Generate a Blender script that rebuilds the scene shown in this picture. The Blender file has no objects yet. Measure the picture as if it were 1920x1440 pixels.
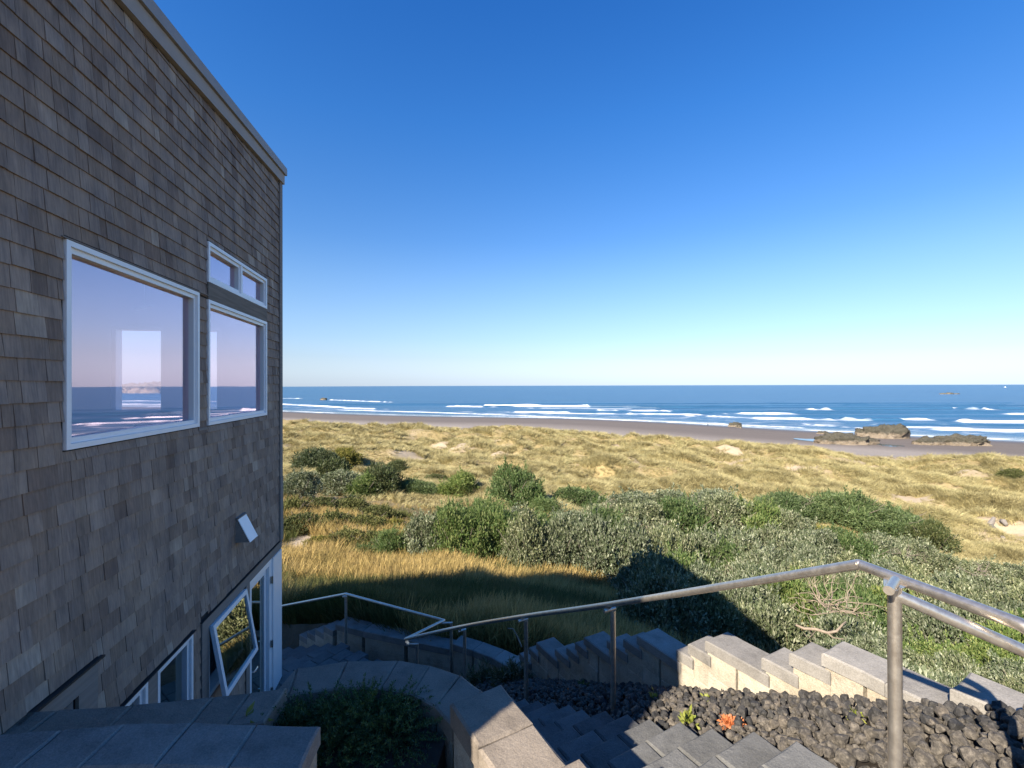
import bpy, bmesh, math, random
import numpy as np
from mathutils import Vector, Matrix

R = math.radians
random.seed(7)
sc = bpy.context.scene
COL = sc.collection

# ------------------------------------------------------------------ camera, sky, sun, exposure
cam_d = bpy.data.cameras.new("camera")
cam_d.sensor_width = 36.0
cam_d.lens = 16.0
cam_d.clip_start = 0.05
cam_d.clip_end = 60000.0
cam = bpy.data.objects.new("camera", cam_d)
COL.objects.link(cam)
cam.rotation_mode = 'QUATERNION'
cam.matrix_world = (Matrix.Rotation(R(90.0 + 0.19), 4, 'X') @ Matrix.Rotation(R(-0.15), 4, 'Z'))
sc.camera = cam

SUN_AZ = R(40.5)      # light travels towards +Y, turned 40 degrees to +X
SUN_EL = R(34.0)
to_sun = Vector((-math.sin(SUN_AZ) * math.cos(SUN_EL), -math.cos(SUN_AZ) * math.cos(SUN_EL), math.sin(SUN_EL)))

world = bpy.data.worlds.new("World")
sc.world = world
world.use_nodes = True
wn = world.node_tree
wn.nodes.clear()
w_out = wn.nodes.new("ShaderNodeOutputWorld")
w_bg = wn.nodes.new("ShaderNodeBackground")
w_sky = wn.nodes.new("ShaderNodeTexSky")
w_sky.sky_type = 'NISHITA'
w_sky.sun_disc = False
w_sky.sun_elevation = SUN_EL
w_sky.sun_rotation = R(180.0) + SUN_AZ
w_sky.altitude = 0.0
w_sky.air_density = 1.0
w_sky.dust_density = 0.25
w_sky.ozone_density = 3.0
# clear marine air: pale and neutral at the horizon, deep polarised blue overhead, the same all the way round
w_hs = wn.nodes.new("ShaderNodeHueSaturation")
w_tc = wn.nodes.new("ShaderNodeTexCoord")
w_sep = wn.nodes.new("ShaderNodeSeparateXYZ")
wn.links.new(w_tc.outputs['Generated'], w_sep.inputs[0])
def w_ramp(stops):
    r = wn.nodes.new("ShaderNodeValToRGB")
    while len(r.color_ramp.elements) < len(stops): r.color_ramp.elements.new(0.5)
    for e, (p, c) in zip(r.color_ramp.elements, stops):
        e.position = p; e.color = (*c, 1)
    wn.links.new(w_sep.outputs[2], r.inputs[0])
    return r
w_sat = w_ramp([(0.0, (0.10,)*3), (0.10, (0.34,)*3), (0.30, (0.50,)*3), (0.7, (0.60,)*3)])
w_mul = wn.nodes.new("ShaderNodeMath"); w_mul.operation = 'MULTIPLY'; w_mul.inputs[1].default_value = 2.0
wn.links.new(w_sat.outputs[0], w_mul.inputs[0]); wn.links.new(w_mul.outputs[0], w_hs.inputs['Saturation'])
wn.links.new(w_sky.outputs[0], w_hs.inputs['Color'])
w_tint = w_ramp([(0.0, (0.205, 0.243, 0.300)), (0.05, (0.222, 0.258, 0.315)), (0.22, (0.20, 0.285, 0.372)), (0.5, (0.135, 0.300, 0.45)), (0.9, (0.11, 0.29, 0.47))])
w_t2 = wn.nodes.new("ShaderNodeMix"); w_t2.data_type = 'RGBA'; w_t2.blend_type = 'MULTIPLY'; w_t2.inputs[0].default_value = 1.0
wn.links.new(w_hs.outputs[0], w_t2.inputs[6]); wn.links.new(w_tint.outputs[0], w_t2.inputs[7])
w_x2 = wn.nodes.new("ShaderNodeVectorMath"); w_x2.operation = 'SCALE'; w_x2.inputs['Scale'].default_value = 2.0
wn.links.new(w_t2.outputs[2], w_x2.inputs[0])
wn.links.new(w_x2.outputs[0], w_bg.inputs['Color'])
w_bg.inputs['Strength'].default_value = 0.10
wn.links.new(w_bg.outputs[0], w_out.inputs['Surface'])

sun_d = bpy.data.lights.new("sun", 'SUN')
sun_d.energy = 5.0
sun_d.angle = R(0.53)
sun_d.color = (1.0, 0.92, 0.79)
sun = bpy.data.objects.new("sun", sun_d)
COL.objects.link(sun)
sun.location = to_sun * 60
sun.rotation_euler = (-to_sun).to_track_quat('-Z', 'Y').to_euler()

sc.view_settings.view_transform = 'Standard'
sc.view_settings.look = 'None'
sc.view_settings.gamma = 1.0
sc.view_settings.use_curve_mapping = False
sc.view_settings.exposure = 1.32
sc.cycles.max_bounces = 8
sc.cycles.diffuse_bounces = 4
sc.cycles.glossy_bounces = 4
sc.cycles.transparent_max_bounces = 16
sc.cycles.caustics_reflective = False
sc.cycles.caustics_refractive = False
sc.cycles.use_denoising = True

# ------------------------------------------------------------------ helpers
def finish(o, parent=None, label=None, cat=None, group=None, kind=None):
    COL.objects.link(o)
    if parent is not None:
        o.parent = parent
    if label: o['label'] = label
    if cat: o['category'] = cat
    if group: o['group'] = group
    if kind: o['kind'] = kind
    return o

def empty(name, loc=(0, 0, 0), rz=0.0, label=None, cat=None, group=None, kind=None):
    o = bpy.data.objects.new(name, None)
    o.empty_display_size = 0.2
    o.location = loc
    o.rotation_euler = (0, 0, rz)
    return finish(o, None, label, cat, group, kind)

def mesh_of(name, verts, faces, mat=None, smooth=False):
    me = bpy.data.meshes.new(name)
    me.from_pydata([tuple(v) for v in verts], [], faces)
    if mat is not None:
        me.materials.append(mat)
    if smooth: me.shade_smooth()
    else: me.shade_flat()
    me.update()
    return me

def np_mesh(name, verts, quads=None, tris=None, mat=None, smooth=False, fattr=None, vattr=None, vcol=None):
    """fast mesh from numpy arrays, with float attributes on faces / points"""
    me = bpy.data.meshes.new(name)
    verts = np.asarray(verts, dtype=np.float32)
    me.vertices.add(len(verts))
    me.vertices.foreach_set("co", verts.ravel())
    nq = 0 if quads is None else len(quads)
    nt = 0 if tris is None else len(tris)
    loops = []
    if nq: loops.append(np.asarray(quads, np.int32).ravel())
    if nt: loops.append(np.asarray(tris, np.int32).ravel())
    loops = np.concatenate(loops)
    me.loops.add(len(loops))
    me.loops.foreach_set("vertex_index", loops)
    me.polygons.add(nq + nt)
    starts = np.concatenate([np.arange(nq) * 4, nq * 4 + np.arange(nt) * 3]).astype(np.int32)
    me.polygons.foreach_set("loop_start", starts)
    if mat is not None:
        me.materials.append(mat)
    if smooth:
        me.polygons.foreach_set("use_smooth", np.ones(nq + nt, dtype=bool))
    for k, a in (fattr or {}).items():
        at = me.attributes.new(k, 'FLOAT', 'FACE')
        at.data.foreach_set("value", np.asarray(a, np.float32))
    for k, a in (vattr or {}).items():
        at = me.attributes.new(k, 'FLOAT', 'POINT')
        at.data.foreach_set("value", np.asarray(a, np.float32))
    for k, a in (vcol or {}).items():
        at = me.attributes.new(k, 'FLOAT_COLOR', 'POINT')
        a = np.asarray(a, np.float32)
        if a.shape[1] == 3:
            a = np.concatenate([a, np.ones((len(a), 1), np.float32)], 1)
        at.data.foreach_set("color", a.ravel())
    me.update(calc_edges=True)
    if not smooth: me.shade_flat()
    me.validate()
    return me

class MB:
    """collects simple solids; build() links them as one mesh object"""
    def __init__(self):
        self.v, self.f = [], []
    def box(self, lo, hi):
        b = len(self.v)
        x0, y0, z0 = lo; x1, y1, z1 = hi
        self.v += [(x0,y0,z0),(x1,y0,z0),(x1,y1,z0),(x0,y1,z0),(x0,y0,z1),(x1,y0,z1),(x1,y1,z1),(x0,y1,z1)]
        self.f += [tuple(b+i for i in q) for q in ((0,3,2,1),(4,5,6,7),(0,1,5,4),(1,2,6,5),(2,3,7,6),(3,0,4,7))]
        return self
    def prism(self, poly, z0, z1, ch=0.0, jit=0.0, rnd=None):
        """vertical prism over a plan polygon (counter-clockwise), top edge chamfered; z0/z1 may be lists"""
        n = len(poly)
        z0 = z0 if isinstance(z0, (list, tuple)) else [z0]*n
        z1 = z1 if isinstance(z1, (list, tuple)) else [z1]*n
        cx = sum(p[0] for p in poly)/n; cy = sum(p[1] for p in poly)/n
        b = len(self.v)
        rings = [[(p[0], p[1], z0[i]) for i, p in enumerate(poly)]]
        if ch > 0:
            rings.append([(p[0], p[1], z1[i]-ch) for i, p in enumerate(poly)])
            ins = []
            for i, p in enumerate(poly):
                dx, dy = cx-p[0], cy-p[1]; L = math.hypot(dx, dy) or 1
                j = (rnd.uniform(0, jit) if rnd else 0)
                ins.append((p[0]+dx/L*(ch*1.3+j), p[1]+dy/L*(ch*1.3+j), z1[i]))
            rings.append(ins)
        else:
            rings.append([(p[0], p[1], z1[i]) for i, p in enumerate(poly)])
        for r in rings: self.v += r
        for k in range(len(rings)-1):
            for i in range(n):
                j = (i+1) % n
                self.f.append((b+k*n+i, b+k*n+j, b+(k+1)*n+j, b+(k+1)*n+i))
        self.f.append(tuple(b+(len(rings)-1)*n+i for i in range(n)))
        self.f.append(tuple(b+i for i in reversed(range(n))))
        return self
    def tube(self, pts, r, n=12, cap=True):
        pts = [Vector(p) for p in pts]
        rr = r if isinstance(r, (list, tuple)) else [r]*len(pts)
        b = len(self.v)
        prev = None
        for i, p in enumerate(pts):
            if i == 0: t = (pts[1]-p)
            elif i == len(pts)-1: t = (p-pts[i-1])
            else: t = (pts[i+1]-p).normalized() + (p-pts[i-1]).normalized()
            t.normalize()
            if prev is None:
                up = Vector((0,0,1)) if abs(t.z) < 0.9 else Vector((1,0,0))
                a = t.cross(up).normalized()
            else:
                a = (prev - t*prev.dot(t)).normalized()
            prev = a
            c = t.cross(a).normalized()
            m = 1.0
            if 0 < i < len(pts)-1:
                d = (pts[i+1]-p).normalized().dot(t)
                m = 1.0/max(d, 0.5)
            for k in range(n):
                an = 2*math.pi*k/n
                self.v.append(tuple(p + (a*math.cos(an)+c*math.sin(an))*rr[i]*(m if m < 1.3 else 1.3)))
        for i in range(len(pts)-1):
            for k in range(n):
                j = (k+1) % n
                self.f.append((b+i*n+k, b+i*n+j, b+(i+1)*n+j, b+(i+1)*n+k))
        if cap:
            self.f.append(tuple(b+k for k in reversed(range(n))))
            self.f.append(tuple(b+(len(pts)-1)*n+k for k in range(n)))
        return self
    def build(self, name, mat, parent=None, smooth=False, origin=True, **tags):
        v = [Vector(p) for p in self.v]
        c = Vector((0,0,0))
        if origin:
            c = sum(v, Vector((0,0,0)))/len(v)
            v = [p-c for p in v]
        me = mesh_of(name, v, self.f, mat)
        if smooth:
            try:
                me.shade_smooth()
                me.set_sharp_from_angle(angle=R(38))
            except Exception:
                pass
        o = bpy.data.objects.new(name, me)
        o.location = c
        return finish(o, parent, **tags)

def hashn(ix, iy, seed):
    h = (ix.astype(np.int64)*374761393 + iy.astype(np.int64)*668265263 + seed*1274126177) & 0x7fffffff
    h = ((h ^ (h >> 13))*1274126177) & 0x7fffffff
    h = h ^ (h >> 16)
    return (h & 0xffff)/65535.0
def vnoise(x, y, seed=0):
    x = np.asarray(x, float); y = np.asarray(y, float)
    ix = np.floor(x); iy = np.floor(y); fx = x-ix; fy = y-iy
    fx = fx*fx*(3-2*fx); fy = fy*fy*(3-2*fy)
    a = hashn(ix, iy, seed); b = hashn(ix+1, iy, seed); c = hashn(ix, iy+1, seed); d = hashn(ix+1, iy+1, seed)
    return (a*(1-fx)+b*fx)*(1-fy) + (c*(1-fx)+d*fx)*fy
def fbm(x, y, seed=0, o=4):
    s = 0; a = 0.5; t = 0
    for i in range(o):
        s = s + a*vnoise(np.asarray(x)*2**i, np.asarray(y)*2**i, seed+i*17); t += a; a *= 0.5
    return s/t
def sstep(a, b, x):
    t = np.clip((np.asarray(x, float)-a)/(b-a), 0, 1)
    return t*t*(3-2*t)

FPX = 853.33
def at(px, py, Y):
    return Vector(((px-960)/FPX*Y, Y, -(py-722.5)/FPX*Y))
def at_z(px, py, z):
    Y = -z*FPX/(py-722.5)
    return Vector(((px-960)/FPX*Y, Y, z))

# ------------------------------------------------------------------ materials
class NT:
    def __init__(self, name):
        self.m = bpy.data.materials.new(name)
        self.m.use_nodes = True
        self.t = self.m.node_tree
        self.b = self.t.nodes["Principled BSDF"]
        self.out = self.t.nodes["Material Output"]
    def n(self, typ, **kw):
        x = self.t.nodes.new(typ)
        for k, v in kw.items():
            setattr(x, k, v)
        return x
    def l(self, a, b):
        self.t.links.new(a, b)
    def noise(self, vec, scale, detail=4, rough=0.6, dist=0.0):
        x = self.n("ShaderNodeTexNoise")
        x.inputs['Scale'].default_value = scale; x.inputs['Detail'].default_value = detail
        x.inputs['Roughness'].default_value = rough; x.inputs['Distortion'].default_value = dist
        if vec is not None: self.l(vec, x.inputs['Vector'])
        return x.outputs['Fac']
    def ramp(self, fac, stops, interp='LINEAR'):
        x = self.n("ShaderNodeValToRGB")
        x.color_ramp.interpolation = interp
        e = x.color_ramp.elements
        while len(e) < len(stops): e.new(0.5)
        for i, (p, c) in enumerate(stops):
            e[i].position = p
            e[i].color = (c[0], c[1], c[2], 1) if hasattr(c, '__len__') else (c, c, c, 1)
        if fac is not None: self.l(fac, x.inputs['Fac'])
        return x.outputs['Color']
    def mix(self, fac, a, b, mode='MIX'):
        x = self.n("ShaderNodeMix", data_type='RGBA', blend_type=mode)
        for v, s in ((fac, x.inputs[0]), (a, x.inputs[6]), (b, x.inputs[7])):
            if isinstance(v, (int, float)): s.default_value = v
            elif isinstance(v, (tuple, list)): s.default_value = (v[0], v[1], v[2], 1)
            else: self.l(v, s)
        return x.outputs[2]
    def math(self, op, a, b=0.0, c=0.0, clamp=False):
        x = self.n("ShaderNodeMath", operation=op, use_clamp=clamp)
        for i, v in enumerate((a, b, c)):
            if isinstance(v, (int, float)): x.inputs[i].default_value = v
            else: self.l(v, x.inputs[i])
        return x.outputs[0]
    def mapping(self, vec, scale=(1,1,1)):
        x = self.n("ShaderNodeMapping")
        x.inputs['Scale'].default_value = scale
        self.l(vec, x.inputs['Vector'])
        return x.outputs[0]
    def pos(self):
        return self.n("ShaderNodeNewGeometry").outputs['Position']
    def objc(self):
        return self.n("ShaderNodeTexCoord").outputs['Object']
    def attr(self, name, typ='GEOMETRY'):
        x = self.n("ShaderNodeAttribute", attribute_name=name)
        x.attribute_type = typ
        return x
    def bump(self, h, strength=0.3, dist=0.01, normal=None):
        x = self.n("ShaderNodeBump")
        x.inputs['Strength'].default_value = strength; x.inputs['Distance'].default_value = dist
        self.l(h, x.inputs['Height'])
        if normal is not None: self.l(normal, x.inputs['Normal'])
        return x.outputs['Normal']
    def color(self, c):
        if isinstance(c, (tuple, list)): self.b.inputs['Base Color'].default_value = (c[0], c[1], c[2], 1)
        else: self.l(c, self.b.inputs['Base Color'])
    def rough(self, r):
        if isinstance(r, (int, float)): self.b.inputs['Roughness'].default_value = r
        else: self.l(r, self.b.inputs['Roughness'])
    def spec(self, s):
        self.b.inputs['Specular IOR Level'].default_value = s

def mat_shingle(name, use_attr):
    t = NT(name)
    rnd = t.attr("rnd").outputs['Fac'] if use_attr else t.n("ShaderNodeObjectInfo").outputs['Random']
    P = t.pos()
    base = t.ramp(rnd, [(0.0, (0.20,0.145,0.112)), (0.22, (0.275,0.215,0.172)), (0.45, (0.305,0.240,0.192)), (0.62, (0.255,0.190,0.142)),
                        (0.80, (0.325,0.262,0.215)), (0.93, (0.28,0.212,0.163)), (1.0, (0.40,0.335,0.27))])
    grain = t.noise(t.mapping(P, (70, 70, 3.5)), 1.0, 3, 0.6)
    blot = t.noise(t.mapping(P, (5, 5, 3)), 1.0, 4, 0.65)
    c = t.mix(1.0, base, t.ramp(grain, [(0.25, 0.78), (0.75, 1.2)]), 'MULTIPLY')
    c = t.mix(1.0, c, t.ramp(blot, [(0.3, (0.74,0.74,0.78)), (0.7, (1.24,1.18,1.10))]), 'MULTIPLY')
    strk = t.noise(t.mapping(P, (7, 7, 0.45)), 1.0, 4, 0.7)
    c = t.mix(1.0, c, t.ramp(strk, [(0.32, (0.80,0.80,0.81)), (0.5, (1,1,1)), (0.75, (1.08,1.06,1.04))]), 'MULTIPLY')
    t.color(c); t.rough(0.85); t.spec(0.25)
    t.l(t.bump(grain, 0.35, 0.004), t.b.inputs['Normal'])
    return t.m

def mat_plain(name, col, rough=0.6, spec=0.4, var=0.12, scale=6.0, bump=0.0, bscale=60.0, metallic=0.0):
    t = NT(name)
    P = t.pos()
    n1 = t.noise(P, scale, 4, 0.6)
    c = t.mix(1.0, col, t.ramp(n1, [(0.25, 1-var), (0.75, 1+var)]), 'MULTIPLY')
    t.color(c); t.rough(rough); t.spec(spec)
    t.b.inputs['Metallic'].default_value = metallic
    if bump:
        t.l(t.bump(t.noise(P, bscale, 4, 0.7), bump, 0.01), t.b.inputs['Normal'])
    return t.m

def mat_wood(name, col, axis=1, var=0.25):
    t = NT(name)
    s = [40, 40, 40]; s[axis] = 2.0
    P = t.objc()
    g = t.noise(t.mapping(P, s), 1.0, 4, 0.6, 0.3)
    c = t.mix(1.0, col, t.ramp(g, [(0.25, 1-var), (0.75, 1+var)]), 'MULTIPLY')
    t.color(c); t.rough(0.8); t.spec(0.2)
    t.l(t.bump(g, 0.25, 0.003), t.b.inputs['Normal'])
    return t.m

def mat_block(name, col, rndvar=0.12, rough_bump=0.6, warm=None):
    t = NT(name)
    P = t.pos()
    rnd = t.n("ShaderNodeObjectInfo").outputs['Random']
    c = t.mix(1.0, col, t.ramp(rnd, [(0, 1-rndvar), (1, 1+rndvar)]), 'MULTIPLY')
    if warm:
        c = t.mix(t.math('MULTIPLY', t.noise(P, 2.2, 3, 0.6), 0.9, clamp=True), c, warm)
    sp = t.noise(P, 130, 3, 0.75)
    c = t.mix(1.0, c, t.ramp(sp, [(0.3, 0.72), (0.55, 1.0), (0.75, 1.25)]), 'MULTIPLY')
    st = t.noise(P, 5, 5, 0.7)
    c = t.mix(1.0, c, t.ramp(st, [(0.28, 0.66), (0.5, 0.98), (0.72, 1.16)]), 'MULTIPLY')
    t.color(c); t.rough(0.92); t.spec(0.2)
    h = t.math('ADD', t.noise(P, 60, 4, 0.7), t.math('MULTIPLY', t.noise(P, 14, 3, 0.6), 1.2))
    t.l(t.bump(h, rough_bump, 0.012), t.b.inputs['Normal'])
    return t.m

def mat_leaf(name, cols, transl=0.22, rough=0.5, spec=0.3, vary=0.35, wvar=0.25):
    """cols: darker, mid, pale; per leaf attribute 'rnd', per plant Random"""
    t = NT(name)
    r = t.attr("rnd").outputs['Fac']
    o = t.n("ShaderNodeObjectInfo").outputs['Random']
    c = t.ramp(r, [(0.0, cols[0]), (0.5, cols[1]), (1.0, cols[2])])
    c = t.mix(1.0, c, t.ramp(o, [(0.0, (1-vary*0.6, 1-vary*0.5, 1-vary*0.4)), (0.5, (1,1,1)), (1.0, (1+vary*0.9, 1+vary*0.55, 1-vary*0.25))]), 'MULTIPLY')
    w = t.noise(t.pos(), 0.55, 3, 0.6)
    c = t.mix(1.0, c, t.ramp(w, [(0.3, 1-wvar), (0.7, 1+wvar)]), 'MULTIPLY')
    t.color(c); t.rough(rough); t.spec(spec)
    tr = t.n("ShaderNodeBsdfTranslucent")
    t.l(t.mix(1.0, c, (1.1, 1.15, 0.6), 'MULTIPLY'), tr.inputs['Color'])
    mx = t.n("ShaderNodeMixShader"); mx.inputs[0].default_value = transl
    t.l(t.b.outputs[0], mx.inputs[1]); t.l(tr.outputs[0], mx.inputs[2])
    t.l(mx.outputs[0], t.out.inputs['Surface'])
    return t.m

def mat_grass(name, cols, scale1=0.12, transl=0.25, tipc=None):
    """world-position patches over instanced blades"""
    t = NT(name)
    P = t.pos()
    r = t.n("ShaderNodeObjectInfo").outputs['Random']
    n1 = t.noise(P, scale1, 4, 0.62)
    f = t.math('ADD', t.math('MULTIPLY', n1, 0.75), t.math('MULTIPLY', r, 0.25))
    c = t.ramp(f, [(0.28, cols[0]), (0.45, cols[1]), (0.58, cols[2]), (0.72, cols[3])])
    b = t.attr("rnd").outputs['Fac']
    c = t.mix(1.0, c, t.ramp(b, [(0, 0.72), (1, 1.25)]), 'MULTIPLY')
    t.color(c); t.rough(0.7); t.spec(0.2)
    tr = t.n("ShaderNodeBsdfTranslucent"); t.l(c, tr.inputs['Color'])
    mx = t.n("ShaderNodeMixShader"); mx.inputs[0].default_value = transl
    t.l(t.b.outputs[0], mx.inputs[1]); t.l(tr.outputs[0], mx.inputs[2])
    t.l(mx.outputs[0], t.out.inputs['Surface'])
    return t.m

def mat_glass(name, tint, refl, clear=(0.85,0.85,0.88)):
    t = NT(name)
    t.t.nodes.remove(t.b)
    g = t.n("ShaderNodeBsdfGlossy"); g.inputs['Roughness'].default_value = 0.0
    g.inputs['Color'].default_value = (*tint, 1)
    tr = t.n("ShaderNodeBsdfTransparent"); tr.inputs['Color'].default_value = (*clear, 1)
    lw = t.n("ShaderNodeLayerWeight"); lw.inputs['Blend'].default_value = 0.5
    f = t.math('ADD', t.math('MULTIPLY', t.math('POWER', lw.outputs['Facing'], 3.0), 0.9), refl, clamp=True)
    P = t.pos()
    nb = t.bump(t.noise(P, 1.6, 2, 0.5), 0.02, 0.02)
    t.l(nb, g.inputs['Normal'])
    mx = t.n("ShaderNodeMixShader")
    t.l(f, mx.inputs[0]); t.l(tr.outputs[0], mx.inputs[1]); t.l(g.outputs[0], mx.inputs[2])
    t.l(mx.outputs[0], t.out.inputs['Surface'])
    return t.m

def mat_steel():
    t = NT("brushed_steel")
    P = t.objc()
    n = t.noise(t.pos(), 25, 4, 0.7)
    t.color(t.ramp(n, [(0.3, (0.56,0.48,0.39)), (0.7, (0.78,0.69,0.57))]))
    t.b.inputs['Metallic'].default_value = 0.9
    t.rough(t.math('ADD', t.math('MULTIPLY', n, 0.18), 0.27))
    t.l(t.bump(t.noise(t.pos(), 220, 3, 0.7), 0.06, 0.002), t.b.inputs['Normal'])
    return t.m

M = {}
M['shingle'] = mat_shingle("cedar_shingle", False)
M['shingle_far'] = mat_shingle("cedar_shingle_mass", True)
M['sheath'] = mat_plain("dark_felt", (0.03,0.026,0.024), 0.9)
M['trim'] = mat_wood("taupe_trim", (0.25,0.215,0.185), 1, 0.15)
M['fascia'] = mat_plain("tan_fascia", (0.36,0.30,0.245), 0.6, 0.3, 0.08)
M['flash'] = mat_plain("roof_flashing", (0.30,0.265,0.23), 0.5, 0.4, 0.08)
M['white'] = mat_plain("white_vinyl", (0.87,0.86,0.84), 0.35, 0.5, 0.03)
M['headboard'] = mat_wood("weathered_board", (0.20,0.165,0.13), 1, 0.3)
M['inner'] = mat_plain("interior_paint", (0.82,0.79,0.79), 0.8, 0.2, 0.02)
M['floor_in'] = mat_wood("interior_floor", (0.62,0.54,0.46), 1, 0.2)
M['glass'] = mat_glass("coated_glass", (1.0,0.82,0.93), 0.23, (0.96,0.92,0.95))
M['glass_low'] = mat_glass("clear_glass", (0.98,0.95,0.82), 0.38, (0.75,0.78,0.76))
M['steel'] = mat_steel()
M['cap'] = mat_block("wall_cap", (0.25,0.228,0.20), 0.14, 0.35)
M['block'] = mat_block("split_face_block", (0.50,0.45,0.37), 0.12, 0.8, (0.40,0.31,0.20))
M['capwarm'] = mat_block("tan_cap", (0.25,0.205,0.16), 0.08, 0.35)
M['tread'] = mat_block("stair_paver", (0.14,0.135,0.125), 0.15, 0.5)
M['rock'] = None
M['dark'] = mat_plain("dark_metal", (0.03,0.03,0.03), 0.5)
M['chrome'] = mat_plain("satin_nickel", (0.6,0.58,0.55), 0.25, 0.5, 0.05, metallic=1.0)
M['cream'] = mat_plain("cream_panel", (0.62,0.55,0.42), 0.7)
M['bark'] = mat_plain("bark", (0.19,0.155,0.12), 0.9, 0.1, 0.3, 12, 0.5, 40)
M['deadwood'] = mat_plain("dead_wood", (0.27,0.21,0.155), 0.9, 0.1, 0.25, 12, 0.4, 40)
M['driftwood'] = mat_wood("driftwood", (0.20,0.175,0.15), 0, 0.3)

# ------------------------------------------------------------------ house frame (local x = out of the wall, y = along it to the sea, z up)
D = 2.35
N2 = Vector((0.984, 0.179, 0)); N2.normalize()
A2 = Vector((-N2.y, N2.x, 0))
F0 = N2 * (-D)
TH = math.atan2(N2.y, N2.x)
A0, AC = 0.10, 7.84       # wall ends
ZB = -5.0
def roof_z(a): return 2.977 + 0.0815*(a-4.447)
def hw(o, a, z): return F0 + N2*o + A2*a + Vector((0,0,z))

house = empty("shingled_house", (F0.x, F0.y, ZB), TH,
              "grey cedar shingled house with white framed windows rising on the left", "house")
HZ = ZB                       # local z = world z - ZB
HD = 5.6                      # depth
openings = [  # a0, a1, z0, z1
    (3.44, 5.19, -0.415, 0.965),    # big window
    (5.385, 7.175, -0.42, 0.935),   # second window
    (5.385, 7.175, 1.125, 1.56),    # transom pair
    (3.985, 4.315, -4.0, -2.46),    # lower narrow window
    (4.455, 5.06, -4.0, -2.46),     # lower window
    (2.45, 3.55, -3.6, -2.08),      # hatch
    (5.39, 6.33, -3.36, -2.58),     # awning window
    (6.52, 7.78, -4.95, -2.58),     # door
]
def wall_boxes(mb, rects, a0, a1, ztop, o0, o1, along):
    """cells of a wall rectangle with holes; along 'a' (facade) or 'o' (sea wall)"""
    xs = sorted({a0, a1, *[r[0] for r in rects], *[r[1] for r in rects]})
    for i in range(len(xs)-1):
        x0, x1 = xs[i], xs[i+1]
        cut = sorted([(r[2], r[3]) for r in rects if r[0] < (x0+x1)/2 < r[1]])
        z = ZB
        for c0, c1 in cut + [(None, None)]:
            zt = c0 if c0 is not None else None
            if along == 'a':
                t0 = zt if zt is not None else ztop(x0); t1 = zt if zt is not None else ztop(x1)
                b = len(mb.v)
                mb.v += [(o0,x0,z-HZ),(o1,x0,z-HZ),(o1,x1,z-HZ),(o0,x1,z-HZ),(o0,x0,t0-HZ),(o1,x0,t0-HZ),(o1,x1,t1-HZ),(o0,x1,t1-HZ)]
                mb.f += [tuple(b+q for q in k) for k in ((0,3,2,1),(4,5,6,7),(0,1,5,4),(1,2,6,5),(2,3,7,6),(3,0,4,7))]
            else:
                t = zt if zt is not None else ztop
                mb.box((x0, o0, z-HZ), (x1, o1, t-HZ))
            if c1 is not None: z = c1

mb = MB()
wall_boxes(mb, openings, A0, AC, roof_z, -0.012, 0.0, 'a')
wall = mb.build("shingle_wall", M['sheath'], house, origin=False)
mb = MB()
wall_boxes(mb, openings, A0, AC, roof_z, -0.16, -0.013, 'a')
mb.build("inner_wall", M['inner'], house, origin=False)
# sea-side wall with tall openings, back wall, end wall, floors, partition, roof
sea_open = [(-2.29,-1.59,-0.40,0.90), (-1.35,-0.82,-0.40,0.90), (-5.40,-3.05,-0.40,0.90)]  # last opening is widened to let extra daylight brighten the room
mb = MB(); wall_boxes(mb, sea_open, -HD, -0.16, roof_z(AC)-0.01, AC-0.14, AC, 'o')
mb.build("sea_wall", M['inner'], house, origin=False)
mb = MB(); mb.box((-HD, A0, 0), (-HD+0.15, AC-0.14, roof_z(A0)-HZ-0.02)).build("back_wall", M['inner'], house, origin=False)
mb = MB(); mb.box((-HD+0.15, A0, 0), (-0.16, A0+0.15, roof_z(A0)-HZ-0.02)).build("end_wall", M['inner'], house, origin=False)
mb = MB(); mb.box((-HD+0.15, A0+0.15, -1.62-HZ), (-0.165, AC-0.14, -1.32-HZ)).build("upper_floor", M['floor_in'], house, origin=False)
mb = MB(); mb.box((-HD+0.15, A0+0.15, 0.0), (-0.165, AC-0.14, 0.06)).build("lower_floor", M['floor_in'], house, origin=False)
mb = MB(); mb.box((-HD+0.15, A0+0.15, 2.0-HZ), (-0.165, AC-0.14, 2.1-HZ)).build("room_ceiling", M['inner'], house, origin=False)
mb = MB(); mb.box((-5.4, 4.3, -1.31-HZ), (-4.3, 4.42, 1.99-HZ)).build("partition", M['inner'], house, origin=False)
for (o0, o1, z0, z1) in sea_open:
    f = MB()
    for (b0, b1, c0, c1) in ((o0,o0+.05,z0,z1),(o1-.05,o1,z0,z1),(o0+.05,o1-.05,z0,z0+.05),(o0+.05,o1-.05,z1-.05,z1)):
        f.box((b0, AC-0.12, c0-HZ), (b1, AC+0.02, c1-HZ))
    f.build("sea_window_frame", M['white'], house, origin=True)
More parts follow.
